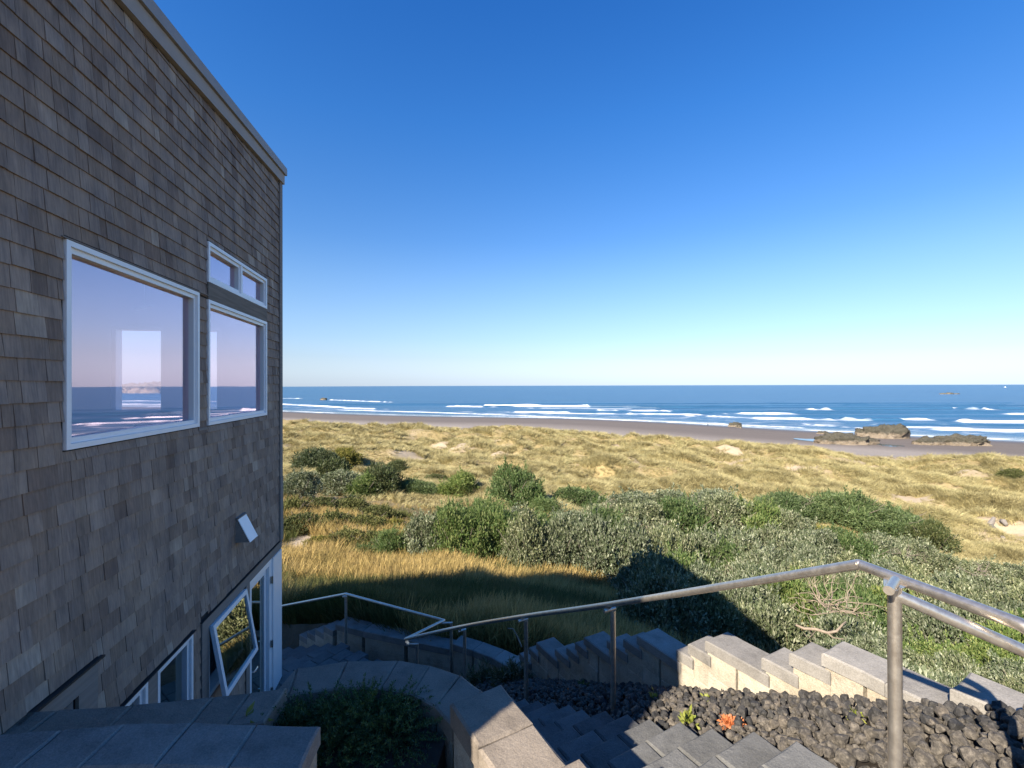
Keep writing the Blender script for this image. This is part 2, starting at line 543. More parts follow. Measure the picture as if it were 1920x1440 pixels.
# roof slab, two-step fascia on the long side and on the sea side
def sloped(mb, o0, o1, a0, a1, dz0, dz1):
    b = len(mb.v)
    za, zb = roof_z(a0)-HZ, roof_z(a1)-HZ
    mb.v += [(o0,a0,za+dz0),(o1,a0,za+dz0),(o1,a1,zb+dz0),(o0,a1,zb+dz0),(o0,a0,za+dz1),(o1,a0,za+dz1),(o1,a1,zb+dz1),(o0,a1,zb+dz1)]
    mb.f += [tuple(b+q for q in k) for k in ((0,3,2,1),(4,5,6,7),(0,1,5,4),(1,2,6,5),(2,3,7,6),(3,0,4,7))]
mb = MB(); sloped(mb, -HD-0.02, -0.002, A0-0.02, AC+0.02, 0.003, 0.20)
roof = mb.build("roof", M['flash'], house, origin=False)
mb = MB(); sloped(mb, 0.0, 0.055, A0-0.06, AC+0.055, 0.0, 0.15)
mb.build("fascia_board", M['fascia'], roof, origin=False)
mb = MB(); sloped(mb, 0.0, 0.085, A0-0.06, AC+0.085, 0.153, 0.27)
mb.build("roof_flashing", M['flash'], roof, origin=False)
mb = MB(); sloped(mb, -HD, -0.003, AC+0.021, AC+0.055, 0.0, 0.15)
mb.build("fascia_board", M['fascia'], roof, origin=False)
mb = MB(); sloped(mb, -HD, -0.003, AC+0.021, AC+0.085, 0.153, 0.27)
mb.build("roof_flashing", M['flash'], roof, origin=False)
# unseen wing behind the main block, added and sized for its shadow on the slope
mb = MB(); mb.box((-14.0, -3.0, 0), (-HD-0.03, 4.9, 1.55-HZ)); mb.build("shade_wing", M['trim'], house, origin=False)
mb = MB(); mb.box((-14.15, -3.15, 1.553-HZ), (-HD-0.03, 5.05, 1.8-HZ)); mb.build("shade_wing_roof", M['flash'], house, origin=False)
# corner board: upper length, then a lower length slightly proud
mb = MB(); mb.box((0.0, AC-0.09, -1.45-HZ), (0.03, AC+0.028, roof_z(AC)-HZ-0.004)); mb.box((-0.09, AC+0.001, -1.45-HZ), (-0.001, AC+0.03, roof_z(AC)-HZ-0.006))
mb.build("corner_board", M['trim'], house, origin=False)
mb = MB(); mb.box((0.0, AC-0.10, -2.455-HZ), (0.036, AC+0.034, -1.452-HZ))
mb.build("corner_board", M['trim'], house, origin=False)

# ---------------- shingles: wedge pieces in courses, 300 nearest as own parts
EXPO = 0.132
unit = mesh_of("shingle", [(0.003/0.013,-.5,1),(0.003/0.013,.5,1),(1,.5,0),(1,-.5,0),(0,-.5,1),(0,.5,1),(0,.5,0),(0,-.5,0)],
               [(3,2,1,0),(7,6,2,3),(0,4,7,3),(1,2,6,5),(4,5,6,7),(0,1,5,4)], M['shingle'])
noshing = [(3.43, 5.20, -0.425, 0.985), (5.375, 7.185, -0.43, 1.57),
           (3.975, 5.07, -5.2, -2.44), (2.3, 3.735, -3.7, -1.925), (5.24, 5.39, -5.2, -2.40), (5.24, 9, -3.37, -2.44), (6.40, 9, -5.2, -2.44),
           (5.20, 5.375, 0.94, 0.95)]
rs = random.Random(3)
pieces = []
course = 0
z = ZB + 0.02
while z < 3.4:
    zt = z + EXPO
    a = A0 + 0.0 + rs.uniform(-0.12, 0)
    while a < AC-0.09:
        w = rs.choice((0.075, 0.095, 0.11, 0.13, 0.15, 0.165, 0.185, 0.21)) * rs.uniform(0.92, 1.08)
        b0, b1 = max(a, A0), min(a+w, AC-0.092)
        a += w
        if b1-b0 < 0.02: continue
        # cut against openings
        lo, hi = z + rs.uniform(-0.002, 0.002), zt + 0.012
        top_lim = min(roof_z(b0), roof_z(b1)) - 0.003
        if lo >= top_lim - 0.02: continue
        hi = min(hi, top_lim)
        segs = [(b0+0.0018, b1-0.0018, lo, hi)]
        for (h0, h1, k0, k1) in noshing:
            ns = []
            for s0, s1, l0, l1 in segs:
                if s1 <= h0 or s0 >= h1 or l1 <= k0 + 0.014 or l0 >= k1 - 0.001:
                    ns.append((s0, s1, l0, l1)); continue
                if s0 < h0: ns.append((s0, h0-0.002, l0, l1))
                if s1 > h1: ns.append((h1+0.002, s1, l0, l1))
                m0, m1 = max(s0, h0), min(s1, h1)
                if l0 < k0: ns.append((m0, m1, l0, k0-0.002))
                if l1 > k1: ns.append((m0, m1, k1+0.003, l1))
            segs = ns
        for s0, s1, l0, l1 in segs:
            if s1-s0 > 0.012 and l1-l0 > 0.015:
                pieces.append((s0, s1, l0, l1, rs.uniform(0.013, 0.021), rs.random()))
    z += EXPO
    course += 1
def px_area(p):
    w = hw(0, (p[0]+p[1])/2, p[2]+0.05)
    if w.y < 0.6: return 0
    x = 960 + FPX*w.x/w.y; y = 722.5 - FPX*w.z/w.y
    if x < -8 or y < 75 or y > 1345: return 0
    q0 = hw(0, p[0], p[2]); q1 = hw(0, p[1], p[2])
    wd = abs(FPX*q1.x/q1.y - FPX*q0.x/q0.y)
    return wd * FPX*(p[3]-p[2])/w.y
order = sorted(range(len(pieces)), key=lambda i: -px_area(pieces[i]))
for i in order[:300]:
    s0, s1, lo, hi, th, r = pieces[i]
    o = bpy.data.objects.new("shingle", unit)
    o.location = (0.0005, (s0+s1)/2, lo-HZ)
    o.scale = (th, s1-s0, hi-lo)
    finish(o, wall)
V = []; Q = []; RN = []
for i in order[300:]:
    s0, s1, lo, hi, th, r = pieces[i]
    b = len(V)
    t0 = 0.003
    V += [(t0,s0,hi-HZ),(t0,s1,hi-HZ),(th,s1,lo-HZ),(th,s0,lo-HZ),(0.0004,s0,hi-HZ),(0.0004,s1,hi-HZ),(0.0004,s1,lo-HZ),(0.0004,s0,lo-HZ)]
    for q in ((3,2,1,0),(7,6,2,3),(0,4,7,3),(1,2,6,5),(0,1,5,4)):
        Q.append([b+k for k in q]); RN.append(r)
o = bpy.data.objects.new("shingles", np_mesh("shingles", V, quads=Q, mat=M['shingle_far'], fattr={'rnd': RN}))
finish(o, wall, kind='stuff')

# ---------------- windows
def frame_boxes(mb, a0, a1, z0, z1, w, o0, o1):
    mb.box((o0, a0, z0-HZ), (o1, a0+w, z1-HZ)); mb.box((o0, a1-w, z0-HZ), (o1, a1, z1-HZ))
    mb.box((o0, a0+w, z0-HZ), (o1, a1-w, z0+w-HZ)); mb.box((o0, a0+w, z1-w-HZ), (o1, a1-w, z1-HZ))
def window(a0, a1, z0, z1, glass, mull=None, proud=0.024):
    m = MB(); frame_boxes(m, a0, a1, z0, z1, 0.036, -0.12, proud)
    f = m.build("window_frame", M['white'], house, origin=True)
    m = MB(); m.box((-0.10, a0-0.03, z0-HZ-0.014), (proud+0.012, a1+0.02, z0-HZ-0.002))
    cells = [(a0+0.036, a1-0.036)]
    if mull:
        cells = [(a0+0.036, mull-0.022), (mull+0.022, a1-0.036)]
        k = MB(); k.box((-0.12, mull-0.022, z0+0.036-HZ), (proud-0.006, mull+0.022, z1-0.036-HZ))
        o = k.build("mullion", M['white'], house)
    for c0, c1 in cells:
        m = MB(); frame_boxes(m, c0+.001, c1-.001, z0+0.037, z1-0.037, 0.038, -0.075, proud-0.022)
        s = m.build("sash", M['white'], house)
        m = MB(); m.box((-0.050, c0+0.04, z0+0.076-HZ), (-0.046, c1-0.04, z1-0.076-HZ))
        m.build("pane", glass, house)
    return f
window(3.44, 5.19, -0.415, 0.965, M['glass'])
window(5.385, 7.175, -0.42, 0.935, M['glass'])
window(5.385, 7.175, 1.125, 1.56, M['glass'], mull=6.28)
m = MB(); m.box((0.0, 5.385, 0.938-HZ), (0.021, 7.175, 1.122-HZ)); m.build("head_board", M['headboard'], house)
m = MB(); m.box((-0.005, 3.40, 0.968-HZ), (0.03, 5.375, 0.976-HZ)); m.build("drip_cap", M['trim'], house)
m = MB(); m.box((0.0, 5.195, -0.46-HZ), (0.016, 5.38, -0.435-HZ)); m.build("drip_cap", M['trim'], house)
window(3.985, 4.315, -4.0, -2.463, M['glass_low'])
window(4.455, 5.06, -4.0, -2.463, M['glass_low'])
m = MB(); m.box((0.0, 4.318, -4.0-HZ), (0.022, 4.452, -2.463-HZ)); m.build("trim_board", M['trim'], house)
m = MB(); m.box((0.0, 3.94, -2.46-HZ), (0.04, 5.09, -2.45-HZ)); m.build("drip_cap", M['dark'], house)
# hatch at the lower left
m = MB(); m.box((0.0, 2.3, -2.08-HZ), (0.024, 3.73, -1.945-HZ)); m.build("trim_board", M['trim'], house)
m = MB(); m.box((0.0, 2.28, -1.944-HZ), (0.05, 3.76, -1.93-HZ)); m.build("drip_cap", M['dark'], house)
m = MB(); m.box((0.0, 3.55, -3.65-HZ), (0.022, 3.73, -2.083-HZ)); m.build("trim_board", M['trim'], house)
m = MB(); m.box((-0.15, 2.452, -3.6-HZ), (-0.11, 3.38, -2.085-HZ)); m.build("hatch_panel", M['cream'], house)
# trim round the awning window and the door
m = MB(); m.box((0.0, 5.24, -2.575-HZ), (0.026, AC-0.01, -2.458-HZ)); m.build("trim_board", M['trim'], house)
m = MB(); m.box((0.0, 5.22, -2.457-HZ), (0.038, AC-0.012, -2.449-HZ)); m.build("drip_cap", M['dark'], house)
m = MB(); m.box((0.0, 5.24, -4.95-HZ), (0.024, 5.388, -2.577-HZ)); m.build("trim_board", M['trim'], house)
m = MB(); m.box((0.0, 6.40, -4.95-HZ), (0.024, 6.518, -2.577-HZ)); m.build("trim_board", M['trim'], house)
# fixed frame and tilted sash of the awning window
m = MB(); frame_boxes(m, 5.392, 6.328, -3.36, -2.58, 0.04, -0.12, 0.012); m.build("window_frame", M['white'], house)
sash = empty("awning_sash", (0.022, 5.86, -2.585-HZ)); sash.parent = house
sash.rotation_euler = (0, R(-9.5), 0)
m = MB()
H = 0.80; hw_ = 0.462
m.box((0, -hw_, -H), (0.04, -hw_+0.05, 0)).box((0, hw_-0.05, -H), (0.04, hw_, 0)).box((0, -hw_+0.05, -H), (0.04, hw_-0.05, -H+0.05)).box((0, -hw_+0.05, -0.05), (0.04, hw_-0.05, 0))
m.build("sash_frame", M['white'], sash)
m = MB(); m.box((0.018, -hw_+0.045, -H+0.045), (0.022, hw_-0.045, -0.045)); m.build("pane", M['glass_low'], sash)
# door: white frame, glazed leaf, handle, hinges
m = MB(); m.box((-0.12, 6.522, -4.95-HZ), (0.016, 6.60, -2.58-HZ)).box((-0.12, 7.29, -4.95-HZ), (0.012, 7.70, -2.58-HZ)).box((-0.12, 6.60, -2.66-HZ), (0.016, 7.29, -2.58-HZ))
m.build("door_frame", M['white'], house)
m = MB(); m.box((0.0125, 7.40, -4.90-HZ), (0.034, 7.80, -2.585-HZ)); m.build("door_casing", M['white'], house)
m = MB(); m.box((-0.1, 6.60, -4.96-HZ), (0.16, 7.86, -4.90-HZ)); m.build("door_sill", M['white'], house)
door = empty("door", (-0.03, 6.61, -4.89-HZ)); door.parent = house
m = MB(); m.box((-0.045, 0.0, 0), (0, 0.085, 2.22)).box((-0.045, 0.60, 0), (0, 0.675, 2.22)).box((-0.045, 0.085, 0), (0, 0.60, 0.18)).box((-0.045, 0.085, 2.13), (0, 0.60, 2.22))
m.build("door_leaf", M['white'], door)
m = MB(); m.box((-0.026, 0.08, 0.175), (-0.022, 0.605, 2.135)); m.build("pane", M['glass_low'], door)
m = MB(); m.box((0.0, 0.02, 0.86), (0.012, 0.062, 1.12)); m.tube([(0.012,0.041,1.05),(0.06,0.041,1.05),(0.065,0.06,1.05),(0.065,0.16,1.045),(0.05,0.175,1.04)], 0.009, 8)
m.build("handle", M['chrome'], door, smooth=True)
for hz_ in (0.35, 1.05, 2.0):
    m = MB(); m.box((0.031, 0.71, hz_-0.05), (0.075, 0.735, hz_+0.05)); m.tube([(0.07,0.722,hz_-0.055),(0.07,0.722,hz_+0.055)], 0.011, 8); m.build("hinge", M['chrome'], door)
# vent hood
vent = empty("vent_hood", (0, 6.22, -1.92-HZ)); vent.parent = house
m = MB()
m.v += [(0.008,-.12,0),(0.008,.12,0),(0.17,.12,0.0),(0.17,-.12,0.0),(0.008,-.12,.28),(0.008,.12,.28),(0.03,.12,.28),(0.03,-.12,.28)]
m.f += [(0,3,2,1),(4,7,6,5),(0,4,5,1),(0,1,5,4)][:1] + [(0,4,7,3),(1,2,6,5),(0,1,5,4),(4,5,6,7)]
m.build("hood_body", M['trim'], vent, origin=False)
m = MB()
m.v += [(0.172,-.125,-.004),(0.172,.125,-.004),(0.034,.125,.285),(0.034,-.125,.285),(0.180,-.125,-.001),(0.180,.125,-.001),(0.042,.125,.288),(0.042,-.125,.288)]
m.f += [(0,1,2,3),(4,7,6,5),(0,4,5,1),(1,5,6,2),(2,6,7,3),(3,7,4,0)]
m.build("hood_flap", M['white'], vent, origin=False)
m = MB(); m.box((0.002,-.13,.289), (0.05,.13,.305)); m.build("hood_top", M['trim'], vent, origin=False)
# little fitting on the sea side
m = MB(); m.box((-0.05, AC+0.031, -0.62-HZ), (-0.01, AC+0.11, -0.58-HZ)); m.build("wall_fitting", M['dark'], house)

# inside the room: white door casing, a slim light bar and a rounded chair by the window
m = MB(); m.box((-3.02, 5.05, -1.31-HZ), (-2.90, 5.15, 0.9-HZ)).box((-3.02, 5.75, -1.31-HZ), (-2.90, 5.85, 0.9-HZ)).box((-3.02, 5.05, 0.9-HZ), (-2.90, 5.85, 1.0-HZ))
m.build("inner_door_casing", M['white'], house)
p = at(270, 575, 6.0)
bar = empty("light_bar", p, R(-30), "slim white ceiling light bar seen through the big window", "light fixture")
m = MB(); m.box((-0.24, -0.02, -0.012), (0.24, 0.02, 0.012)); m.build("tube", M['white'], bar, origin=False)
m = MB(); m.tube([(0,0,0.012),(0,0,2.0-p.z)], 0.006, 6); m.build("stem", M['white'], bar, origin=False)
p = at(285, 790, 5.6)
ch = empty("round_chair", (p.x, p.y, -1.32), 0, "dark rounded chair back showing above the sill inside the big window", "chair")
m = MB(); nb_ = 18
for i in range(nb_+1):
    an = math.pi*i/nb_
    for r_, z0 in ((0.30, 0.0), (0.25, 0.0)):
        m.v.append((r_*math.cos(an), r_*math.sin(an)*0.8, 0.40)); m.v.append((r_*math.cos(an), r_*math.sin(an)*0.8, 0.75+0.26*math.sin(an)))
for i in range(nb_):
    b = i*4
    m.f += [(b, b+4, b+5, b+1), (b+2, b+3, b+7, b+6), (b+1, b+5, b+7, b+3)]
M['fabric'] = mat_plain("dark_upholstery", (0.10,0.08,0.08), 0.8)
m.build("backrest", M['fabric'], ch, origin=False)
m = MB(); m.prism([(0.29*math.cos(2*math.pi*i/16), 0.24*math.sin(2*math.pi*i/16)) for i in range(16)], 0.32, 0.46, 0.03); m.build("seat", M['fabric'], ch, origin=False)
for sx_, sy_ in ((-.18,-.15),(.18,-.15),(-.18,.15),(.18,.15)):
    m = MB(); m.tube([(sx_,sy_,0.0),(sx_*.9,sy_*.9,0.33)], 0.018, 6); m.build("leg", M['dark'], ch, origin=False)

# ------------------------------------------------------------------ plan frame of the stair (s downhill, w to the right)
B0 = Vector((1.72, 2.26, 0)); DS = Vector((-0.494, 0.8695, 0)); DW = Vector((0.8695, 0.494, 0))
def sw(s, w, z=0.0): return B0 + DS*s + DW*w + Vector((0,0,z))
def tread_z(s): return -1.85 - 0.52*max(s, 0.0)
def bed_z(s): return -1.865 - 0.525*s

# terrain ----------------------------------------------------------------
U_T = [-30,-5,0,3,4.5,6.2,7.5,10,15,21,28,35,52,70,95,120,132,142,152,165,200,240,262,300,420]
Z_T = [-1.6,-1.7,-1.95,-2.6,-3.4,-4.6,-5.1,-6.2,-7.9,-9.2,-10.7,-12.0,-13.8,-15.0,-16.0,-16.3,-16.4,-17.6,-19.1,-20,-20.9,-21.75,-22.3,-23.4,-27]
WALL_CURVE = [(-0.055,7.0),(-0.31,7.24),(-0.66,7.46),(-1.02,7.65),(-1.87,7.95),(-2.71,8.24),(-3.30,8.48)]
OUT_CURVE = [(0.16,7.26),(-0.13,7.48),(-0.50,7.71),(-0.90,7.92),(-1.76,8.24),(-2.60,8.54),(-3.20,8.78)]
inside_poly = [tuple(sw(-8, 0.95)[:2]), tuple(sw(4.9, 0.95)[:2])] + [((a[0]+b[0])/2, (a[1]+b[1])/2) for a, b in zip(WALL_CURVE, OUT_CURVE)] + \
              [(-5.0, 9.75), (-7.5, 11.5), (-15, 9.5), (-15, -12), (3, -12)]
def in_poly(x, y, poly):
    r = np.zeros(np.shape(x), bool)
    n = len(poly)
    for i in range(n):
        x0, y0 = poly[i]; x1, y1 = poly[(i+1) % n]
        c = ((y0 > y) != (y1 > y)) & (x < (x1-x0)*(y-y0)/((y1-y0) if y1 != y0 else 1e-9) + x0)
        r ^= c
    return r
def u_eff(x, y):
    u = 0.488*x + 0.873*y; v = 0.873*x - 0.488*y
    u = u - 14*sstep(70, 130, u)*np.exp(-((v+62)/60.0)**2)*(1-sstep(150, 200, u))
    u = u - 36*sstep(150, 235, u)*np.exp(-((v+95)/105.0)**2)
    return u, v
def terrain_z(x, y, shaped=True):
    x = np.asarray(x, float); y = np.asarray(y, float)
    u, v = u_eff(x, y)
    z = np.interp(u, U_T, Z_T)
    du = sstep(38, 66, u)*(1-sstep(133, 150, u))
    z = z + du*(2.6*(fbm(v/26.0, u/17.0, 5, 3)-0.5) + 4.8*(fbm(v/8.5, u/6.5, 11, 3)-0.52) + 1.0*(fbm(v/3.2, u/2.8, 13, 2)-0.5))
    z = z - 1.6*du*np.exp(-((v-27)/4.5)**2)*sstep(95, 118, u)
    md = sstep(8, 12, u)*(1-sstep(40, 60, u))
    z = z + md*(0.9*(fbm(x/7.0, y/7.0, 21, 3)-0.5))
    z = z + 0.10*(fbm(x/1.1, y/1.1, 31, 3)-0.5)*(1-sstep(150, 160, u))
    z = z - 0.28*np.clip(-3.0-x, 0, 4)*(1-sstep(10, 20, u))
    if shaped:
        ins = in_poly(x, y, inside_poly)
        s = (x-B0.x)*DS.x + (y-B0.y)*DS.y; w = (x-B0.x)*DW.x + (y-B0.y)*DW.y
        zi = np.where(w > -1.45, np.clip(-2.25-0.525*s, -5.35, -2.2), np.where((y > 3.25), -5.05, np.where(x > -1.6, -2.35, -2.6)))
        zi = np.where((x < -2.2) & (y > 7.4), -5.6, zi)
        z = np.where(ins, zi, z)
    return z

def ray_ground(px, py):
    """where the sight line through a photo point meets the terrain"""
    Y = np.concatenate([np.arange(4.0, 60, 0.1), np.arange(60, 400, 0.4)])
    X = (px-960)/FPX*Y; Z = -(py-722.5)/FPX*Y
    tz = terrain_z(X, Y, False)
    hit = np.nonzero(Z <= tz)[0]
    i = hit[0] if len(hit) else len(Y)-1
    return X[i], Y[i]
def axis(fine0, fine1, step, end, grow):
    a = list(np.arange(fine0, fine1, step)); d = step
    while a[-1] < end:
        d *= grow; a.append(a[-1]+d)
    return a
ys = np.array(sorted(set([-60,-40,-25,-16,-12,-9] + axis(-7, 13, 0.2, 470, 1.0185))))
xp = axis(0, 9, 0.22, 900, 1.022); xn = axis(0, 9, 0.22, 1100, 1.024)
xs = np.array([-v for v in reversed(xn[1:])] + xp)
GX, GY = np.meshgrid(xs, ys)
GZ = terrain_z(GX, GY)
U, Vv = u_eff(GX, GY)
# true ground colours: soil, straw litter, dry sand, wet sand
def lerp3(a, b, t): return np.asarray(a)*(1-t[..., None]) + np.asarray(b)*t[..., None]
sandy = fbm(Vv/9.0, U/6.0, 61, 4)
SAND_PTS = []
for (px, py, r) in [(1385,868,4.5),(1375,850,4.2),(1400,885,2.4),(1376,905,1.6),(1384,925,1.4),(820,842,4.5),(860,833,5),(760,852,3.4),(925,850,3.4),(790,862,3.0),
                    (1165,838,3.0),(1500,880,3.2),(1610,868,3.4),(1640,880,2.5),(1710,940,2.4),(1790,886,3.0),(1890,1000,3.2),(1915,1012,3.6),(1862,985,2.4),(1900,975,2.6),(1930,1040,3.5),(1880,1025,2.5),
                    (1110,940,2.0),(1140,945,1.6),(545,1030,1.6),(560,1020,1.4)]:
    SAND_PTS.append((Vector((*ray_ground(px, py), 0)), r*1.05))
def sand_mask(x, y):
    u, v = u_eff(x, y)
    m = 0.6*sstep(0.62, 0.76, fbm(v/7.0, u/4.5, 61, 5))*sstep(55, 70, u)
    # worn paths and blown-out hollows
    pts = SAND_PTS
    for p, r in pts:
        d2 = (x-p.x)**2 + ((y-p.y)*0.6)**2
        m = np.maximum(m, np.exp(-(d2/r**2)**1.2)*(0.55+0.8*fbm(x/1.3, y/2.0, 63, 3)))
    return np.clip(m, 0, 1)
SM = sand_mask(GX, GY)
colr = lerp3((0.16,0.115,0.055), (0.30,0.225,0.10), sstep(12, 60, U))
colr = colr*(0.75+0.5*fbm(GX/3.0, GY/3.0, 41, 3))[..., None]
colr = lerp3(colr, (0.43,0.335,0.235), 1.0) if False else colr*(1-SM[..., None]) + np.array((0.40,0.315,0.215))*SM[..., None]
beach = sstep(139, 148, U)
dry = np.array((0.265,0.225,0.19)); moist = np.array((0.135,0.110,0.092))
mw = sstep(-19.4, -20.6, GZ) if False else 1-sstep(-20.75, -20.05, GZ)
bc = dry*(1-mw[..., None]) + moist*mw[..., None]
bc = bc*(0.92+0.16*fbm(Vv/30.0, U/3.0, 71, 3))[..., None]
colr = colr*(1-beach[..., None]) + bc*beach[..., None]
near_soil = 1-sstep(9, 14, U)
colr = colr*(1-near_soil[..., None]) + np.array((0.10,0.078,0.05))*near_soil[..., None]
ny, nx = GX.shape
idx = np.arange(ny*nx).reshape(ny, nx)
quads = np.stack([idx[:-1,:-1], idx[:-1,1:], idx[1:,1:], idx[1:,:-1]], -1).reshape(-1, 4)
wet = (1-sstep(-22.05, -21.35, GZ))*beach

t = NT("ground")
ca = t.attr("col"); wa = t.attr("wet").outputs['Fac']
P = t.pos()
n1 = t.noise(P, 1.3, 5, 0.7); n2 = t.noise(P, 9.0, 4, 0.7)
c = t.mix(1.0, ca.outputs['Color'], t.ramp(n1, [(0.25, 0.82), (0.75, 1.18)]), 'MULTIPLY')
c = t.mix(1.0, c, t.ramp(n2, [(0.25, 0.85), (0.75, 1.15)]), 'MULTIPLY')
c = t.mix(t.math('MULTIPLY', wa, 0.55), c, (0.06,0.055,0.05))
t.color(c)
t.rough(t.math('SUBTRACT', 0.95, t.math('MULTIPLY', wa, 0.83)))
t.spec(0.3)
bst = t.n("ShaderNodeBump"); bst.inputs['Distance'].default_value = 0.05
t.l(t.math('SUBTRACT', 0.5, t.math('MULTIPLY', wa, 0.49)), bst.inputs['Strength']); t.l(n2, bst.inputs['Height'])
t.l(bst.outputs[0], t.b.inputs['Normal'])
M['ground'] = t.m
o = bpy.data.objects.new("ground", np_mesh("ground", np.stack([GX, GY, GZ], -1).reshape(-1, 3), quads=quads, mat=M['ground'], smooth=True,
        vattr={'wet': wet.ravel()}, vcol={'col': colr.reshape(-1, 3)}))
finish(o, kind='structure')

# ------------------------------------------------------------------ sea
SEA = -22.0
breakers = [(600,1900,757,758,0.8,0),(900,2000,761.5,763,0.9,0),(1000,1900,765,766,0.9,0),(1100,2000,773,773.5,0.9,0),(1400,2000,776,777,1.0,0),(1500,2000,782,784,1.0,0),(560,1200,758,761,0.8,0),(1650,2000,798,800,0.8,0),
    # px x0, x1, y0, y1, height m, foam 0..1
    (470,560,745,746,1.2,1),(622,722,749,753,1.3,1),(500,640,755,763,1.3,1),(662,702,765,766,0.9,1),
    (827,857,762,762,1.2,1),(865,912,762,762.5,1.2,1),(912,1105,760.5,763,1.8,1),(1105,1215,763,766,1.6,0.12),
    (955,1072,772.5,773.5,1.0,1),(1116,1146,769,770,1.3,1),(1194,1252,772,772.5,1.4,1),(1252,1320,773,774.5,1.4,0.0),(1177,1320,776.5,778.5,0.9,1),
    (1380,1470,776.5,777.5,1.4,1),(1470,1570,774,776,1.5,0.0),(1390,1540,785,788,1.3,1),(1540,1607,787,789,1.4,0.0),(1607,1631,789,789.5,1.5,1),(1631,1715,789.5,790.5,1.5,0.0),
    (1320,1384,781,783.5,0.9,0.9),(1517,1537,769,769.3,1.5,1),(1537,1786,769,769,1.6,0.0),(1786,1803,767.8,768,1.6,1),(1803,1836,769,769.5,1.7,0.0),(1836,1859,769.5,770,1.8,1),(1859,2050,769.5,770,1.7,0.0),
    (1715,1760,788.5,789.5,1.3,0.9),(1760,1797,790,792,1.5,0.0),(1797,2050,793,796,1.5,1),(1905,1990,779,780,1.3,0.9),
    (1707,1800,803,806,0.8,0.9),(1740,2050,807.5,812,0.8,1),(1440,1620,758,759,1.0,0.0),(1600,1900,761,762,1.0,0.0),(1200,1420,765,766,1.0,0.0),
    (1000,1180,766,767.5,0.8,0.3),(1040,1180,775,777,0.6,0.9),(640,900,767.5,776,0.5,0.9),(900,1060,776,783,0.5,0.9),(1060,1330,784,795,0.4,0.85),(1500,1640,796,806,0.5,0.9),
    (1330,1500,795,803,0.4,0.8),(250,520,750,752,1.4,1),(0,300,752,757,1.5,1),(-400,200,747,750,1.4,1)]
def sea_Y(py): return 22.0*FPX/(py-722.5)
yr = [120.0]
while yr[-1] < 640: yr.append(yr[-1] + max(0.55, yr[-1]*0.0022))
while yr[-1] < 3000: yr.append(yr[-1]*1.006)
while yr[-1] < 40000: yr.append(yr[-1]*1.06)
yr = np.array(yr)
xr = np.concatenate([-np.geomspace(9000, 420, 34), np.arange(-400, 640, 3.2), np.geomspace(650, 30000, 40)])
SX, SY = np.meshgrid(xr, yr)
SZ = np.full(SX.shape, 0.0); FM = np.zeros(SX.shape)
SZ += 0.22*(fbm(SX/55.0, SY/9.0, 81, 3)-0.5)*2*sstep(160, 260, SY)*(1-sstep(500, 2600, SY))
for k, (x0, x1, y0, y1, hh, foam) in enumerate(breakers):
    YA, YB = sea_Y(y0), sea_Y(y1)
    XA, XB = (x0-960)/FPX*YA, (x1-960)/FPX*YB
    tt = (SX-XA)/(XB-XA)
    wob = 3.0*(fbm(SX/22.0+k*7, SX*0+k, 91, 3)-0.5)
    yc = YA + (YB-YA)*np.clip(tt, -0.2, 1.2) + wob
    d = SY-yc
    ends = 7.0/abs(XB-XA)
    rag = fbm(SX/9.0+k*3, SX*0+k*2, 93, 3)
    tt = tt + (rag-0.5)*ends*5
    env = sstep(-ends, ends*0.6, tt)*(1-sstep(1-ends*0.6, 1+ends, tt))
    hv = (0.78 if foam > 0.5 else 1.0)*hh*env*(0.75+0.5*fbm(SX/14.0, SY*0+k, 95, 3))
    prof = np.where(d < 0, np.exp(-(d/1.5)**2), np.exp(-(d/(5.0+2*hh))**2))
    SZ = np.maximum(SZ, hv*prof) if False else SZ + hv*prof
    if foam > 0:
        nz = fbm(SX/6.0, SY/2.0, 97+k, 4)
        fr = np.where(d < 0, np.exp(-(d/(4.0*hh+1.2))**2), np.exp(-(d/1.6)**2))
        FM = np.maximum(FM, foam*env*(0.55+0.45*sstep(0.30, 0.44, rag))*sstep(0.34, 0.56, fr*1.0*(0.55+0.9*nz)))
# swash: lacy foam where the water thins over the sand
SG = terrain_z(SX[:, :], SY[:, :], False)
depth = SEA - SG
lace = fbm(SX/9.0, SY/2.6, 131, 5)
sw_f = (1-sstep(0.02, 0.30, depth))*sstep(0.50, 0.62, lace) + (1-sstep(0.0, 0.09, np.abs(depth-0.06)))*0.9*sstep(0.35, 0.5, fbm(SX/20.0, SY/8.0, 137, 3))
FM = np.maximum(FM, np.clip(sw_f, 0, 1))
mid = sstep(0.3, 1.0, depth)*(1-sstep(1.0, 2.6, depth))
FM = np.maximum(FM, 0.55*mid*sstep(0.60, 0.70, lace))
ny2, nx2 = SX.shape
idx = np.arange(ny2*nx2).reshape(ny2, nx2)
quads = np.stack([idx[:-1,:-1], idx[:-1,1:], idx[1:,1:], idx[1:,:-1]], -1).reshape(-1, 4)
t = NT("sea_water")
P = t.pos()
fo = t.attr("foam").outputs['Fac']; sh = t.attr("shallow").outputs['Fac']
w1 = t.noise(t.mapping(P, (0.05, 0.22, 0.2)), 1.0, 5, 0.62)
w2 = t.noise(t.mapping(P, (0.5, 1.6, 1)), 1.0, 5, 0.65)
w3 = t.noise(t.mapping(P, (0.004, 0.018, 1)), 1.0, 4, 0.6)
deep = t.mix(t.math('MULTIPLY', w1, 1.0), (0.028,0.085,0.160), (0.044,0.125,0.215))
deep = t.mix(1.0, deep, t.ramp(w3, [(0.3, 0.85), (0.7, 1.15)]), 'MULTIPLY')
c = t.mix(sh, deep, (0.10,0.125,0.13))
fn = t.noise(t.mapping(P, (0.5, 1.2, 1)), 1.0, 5, 0.75)
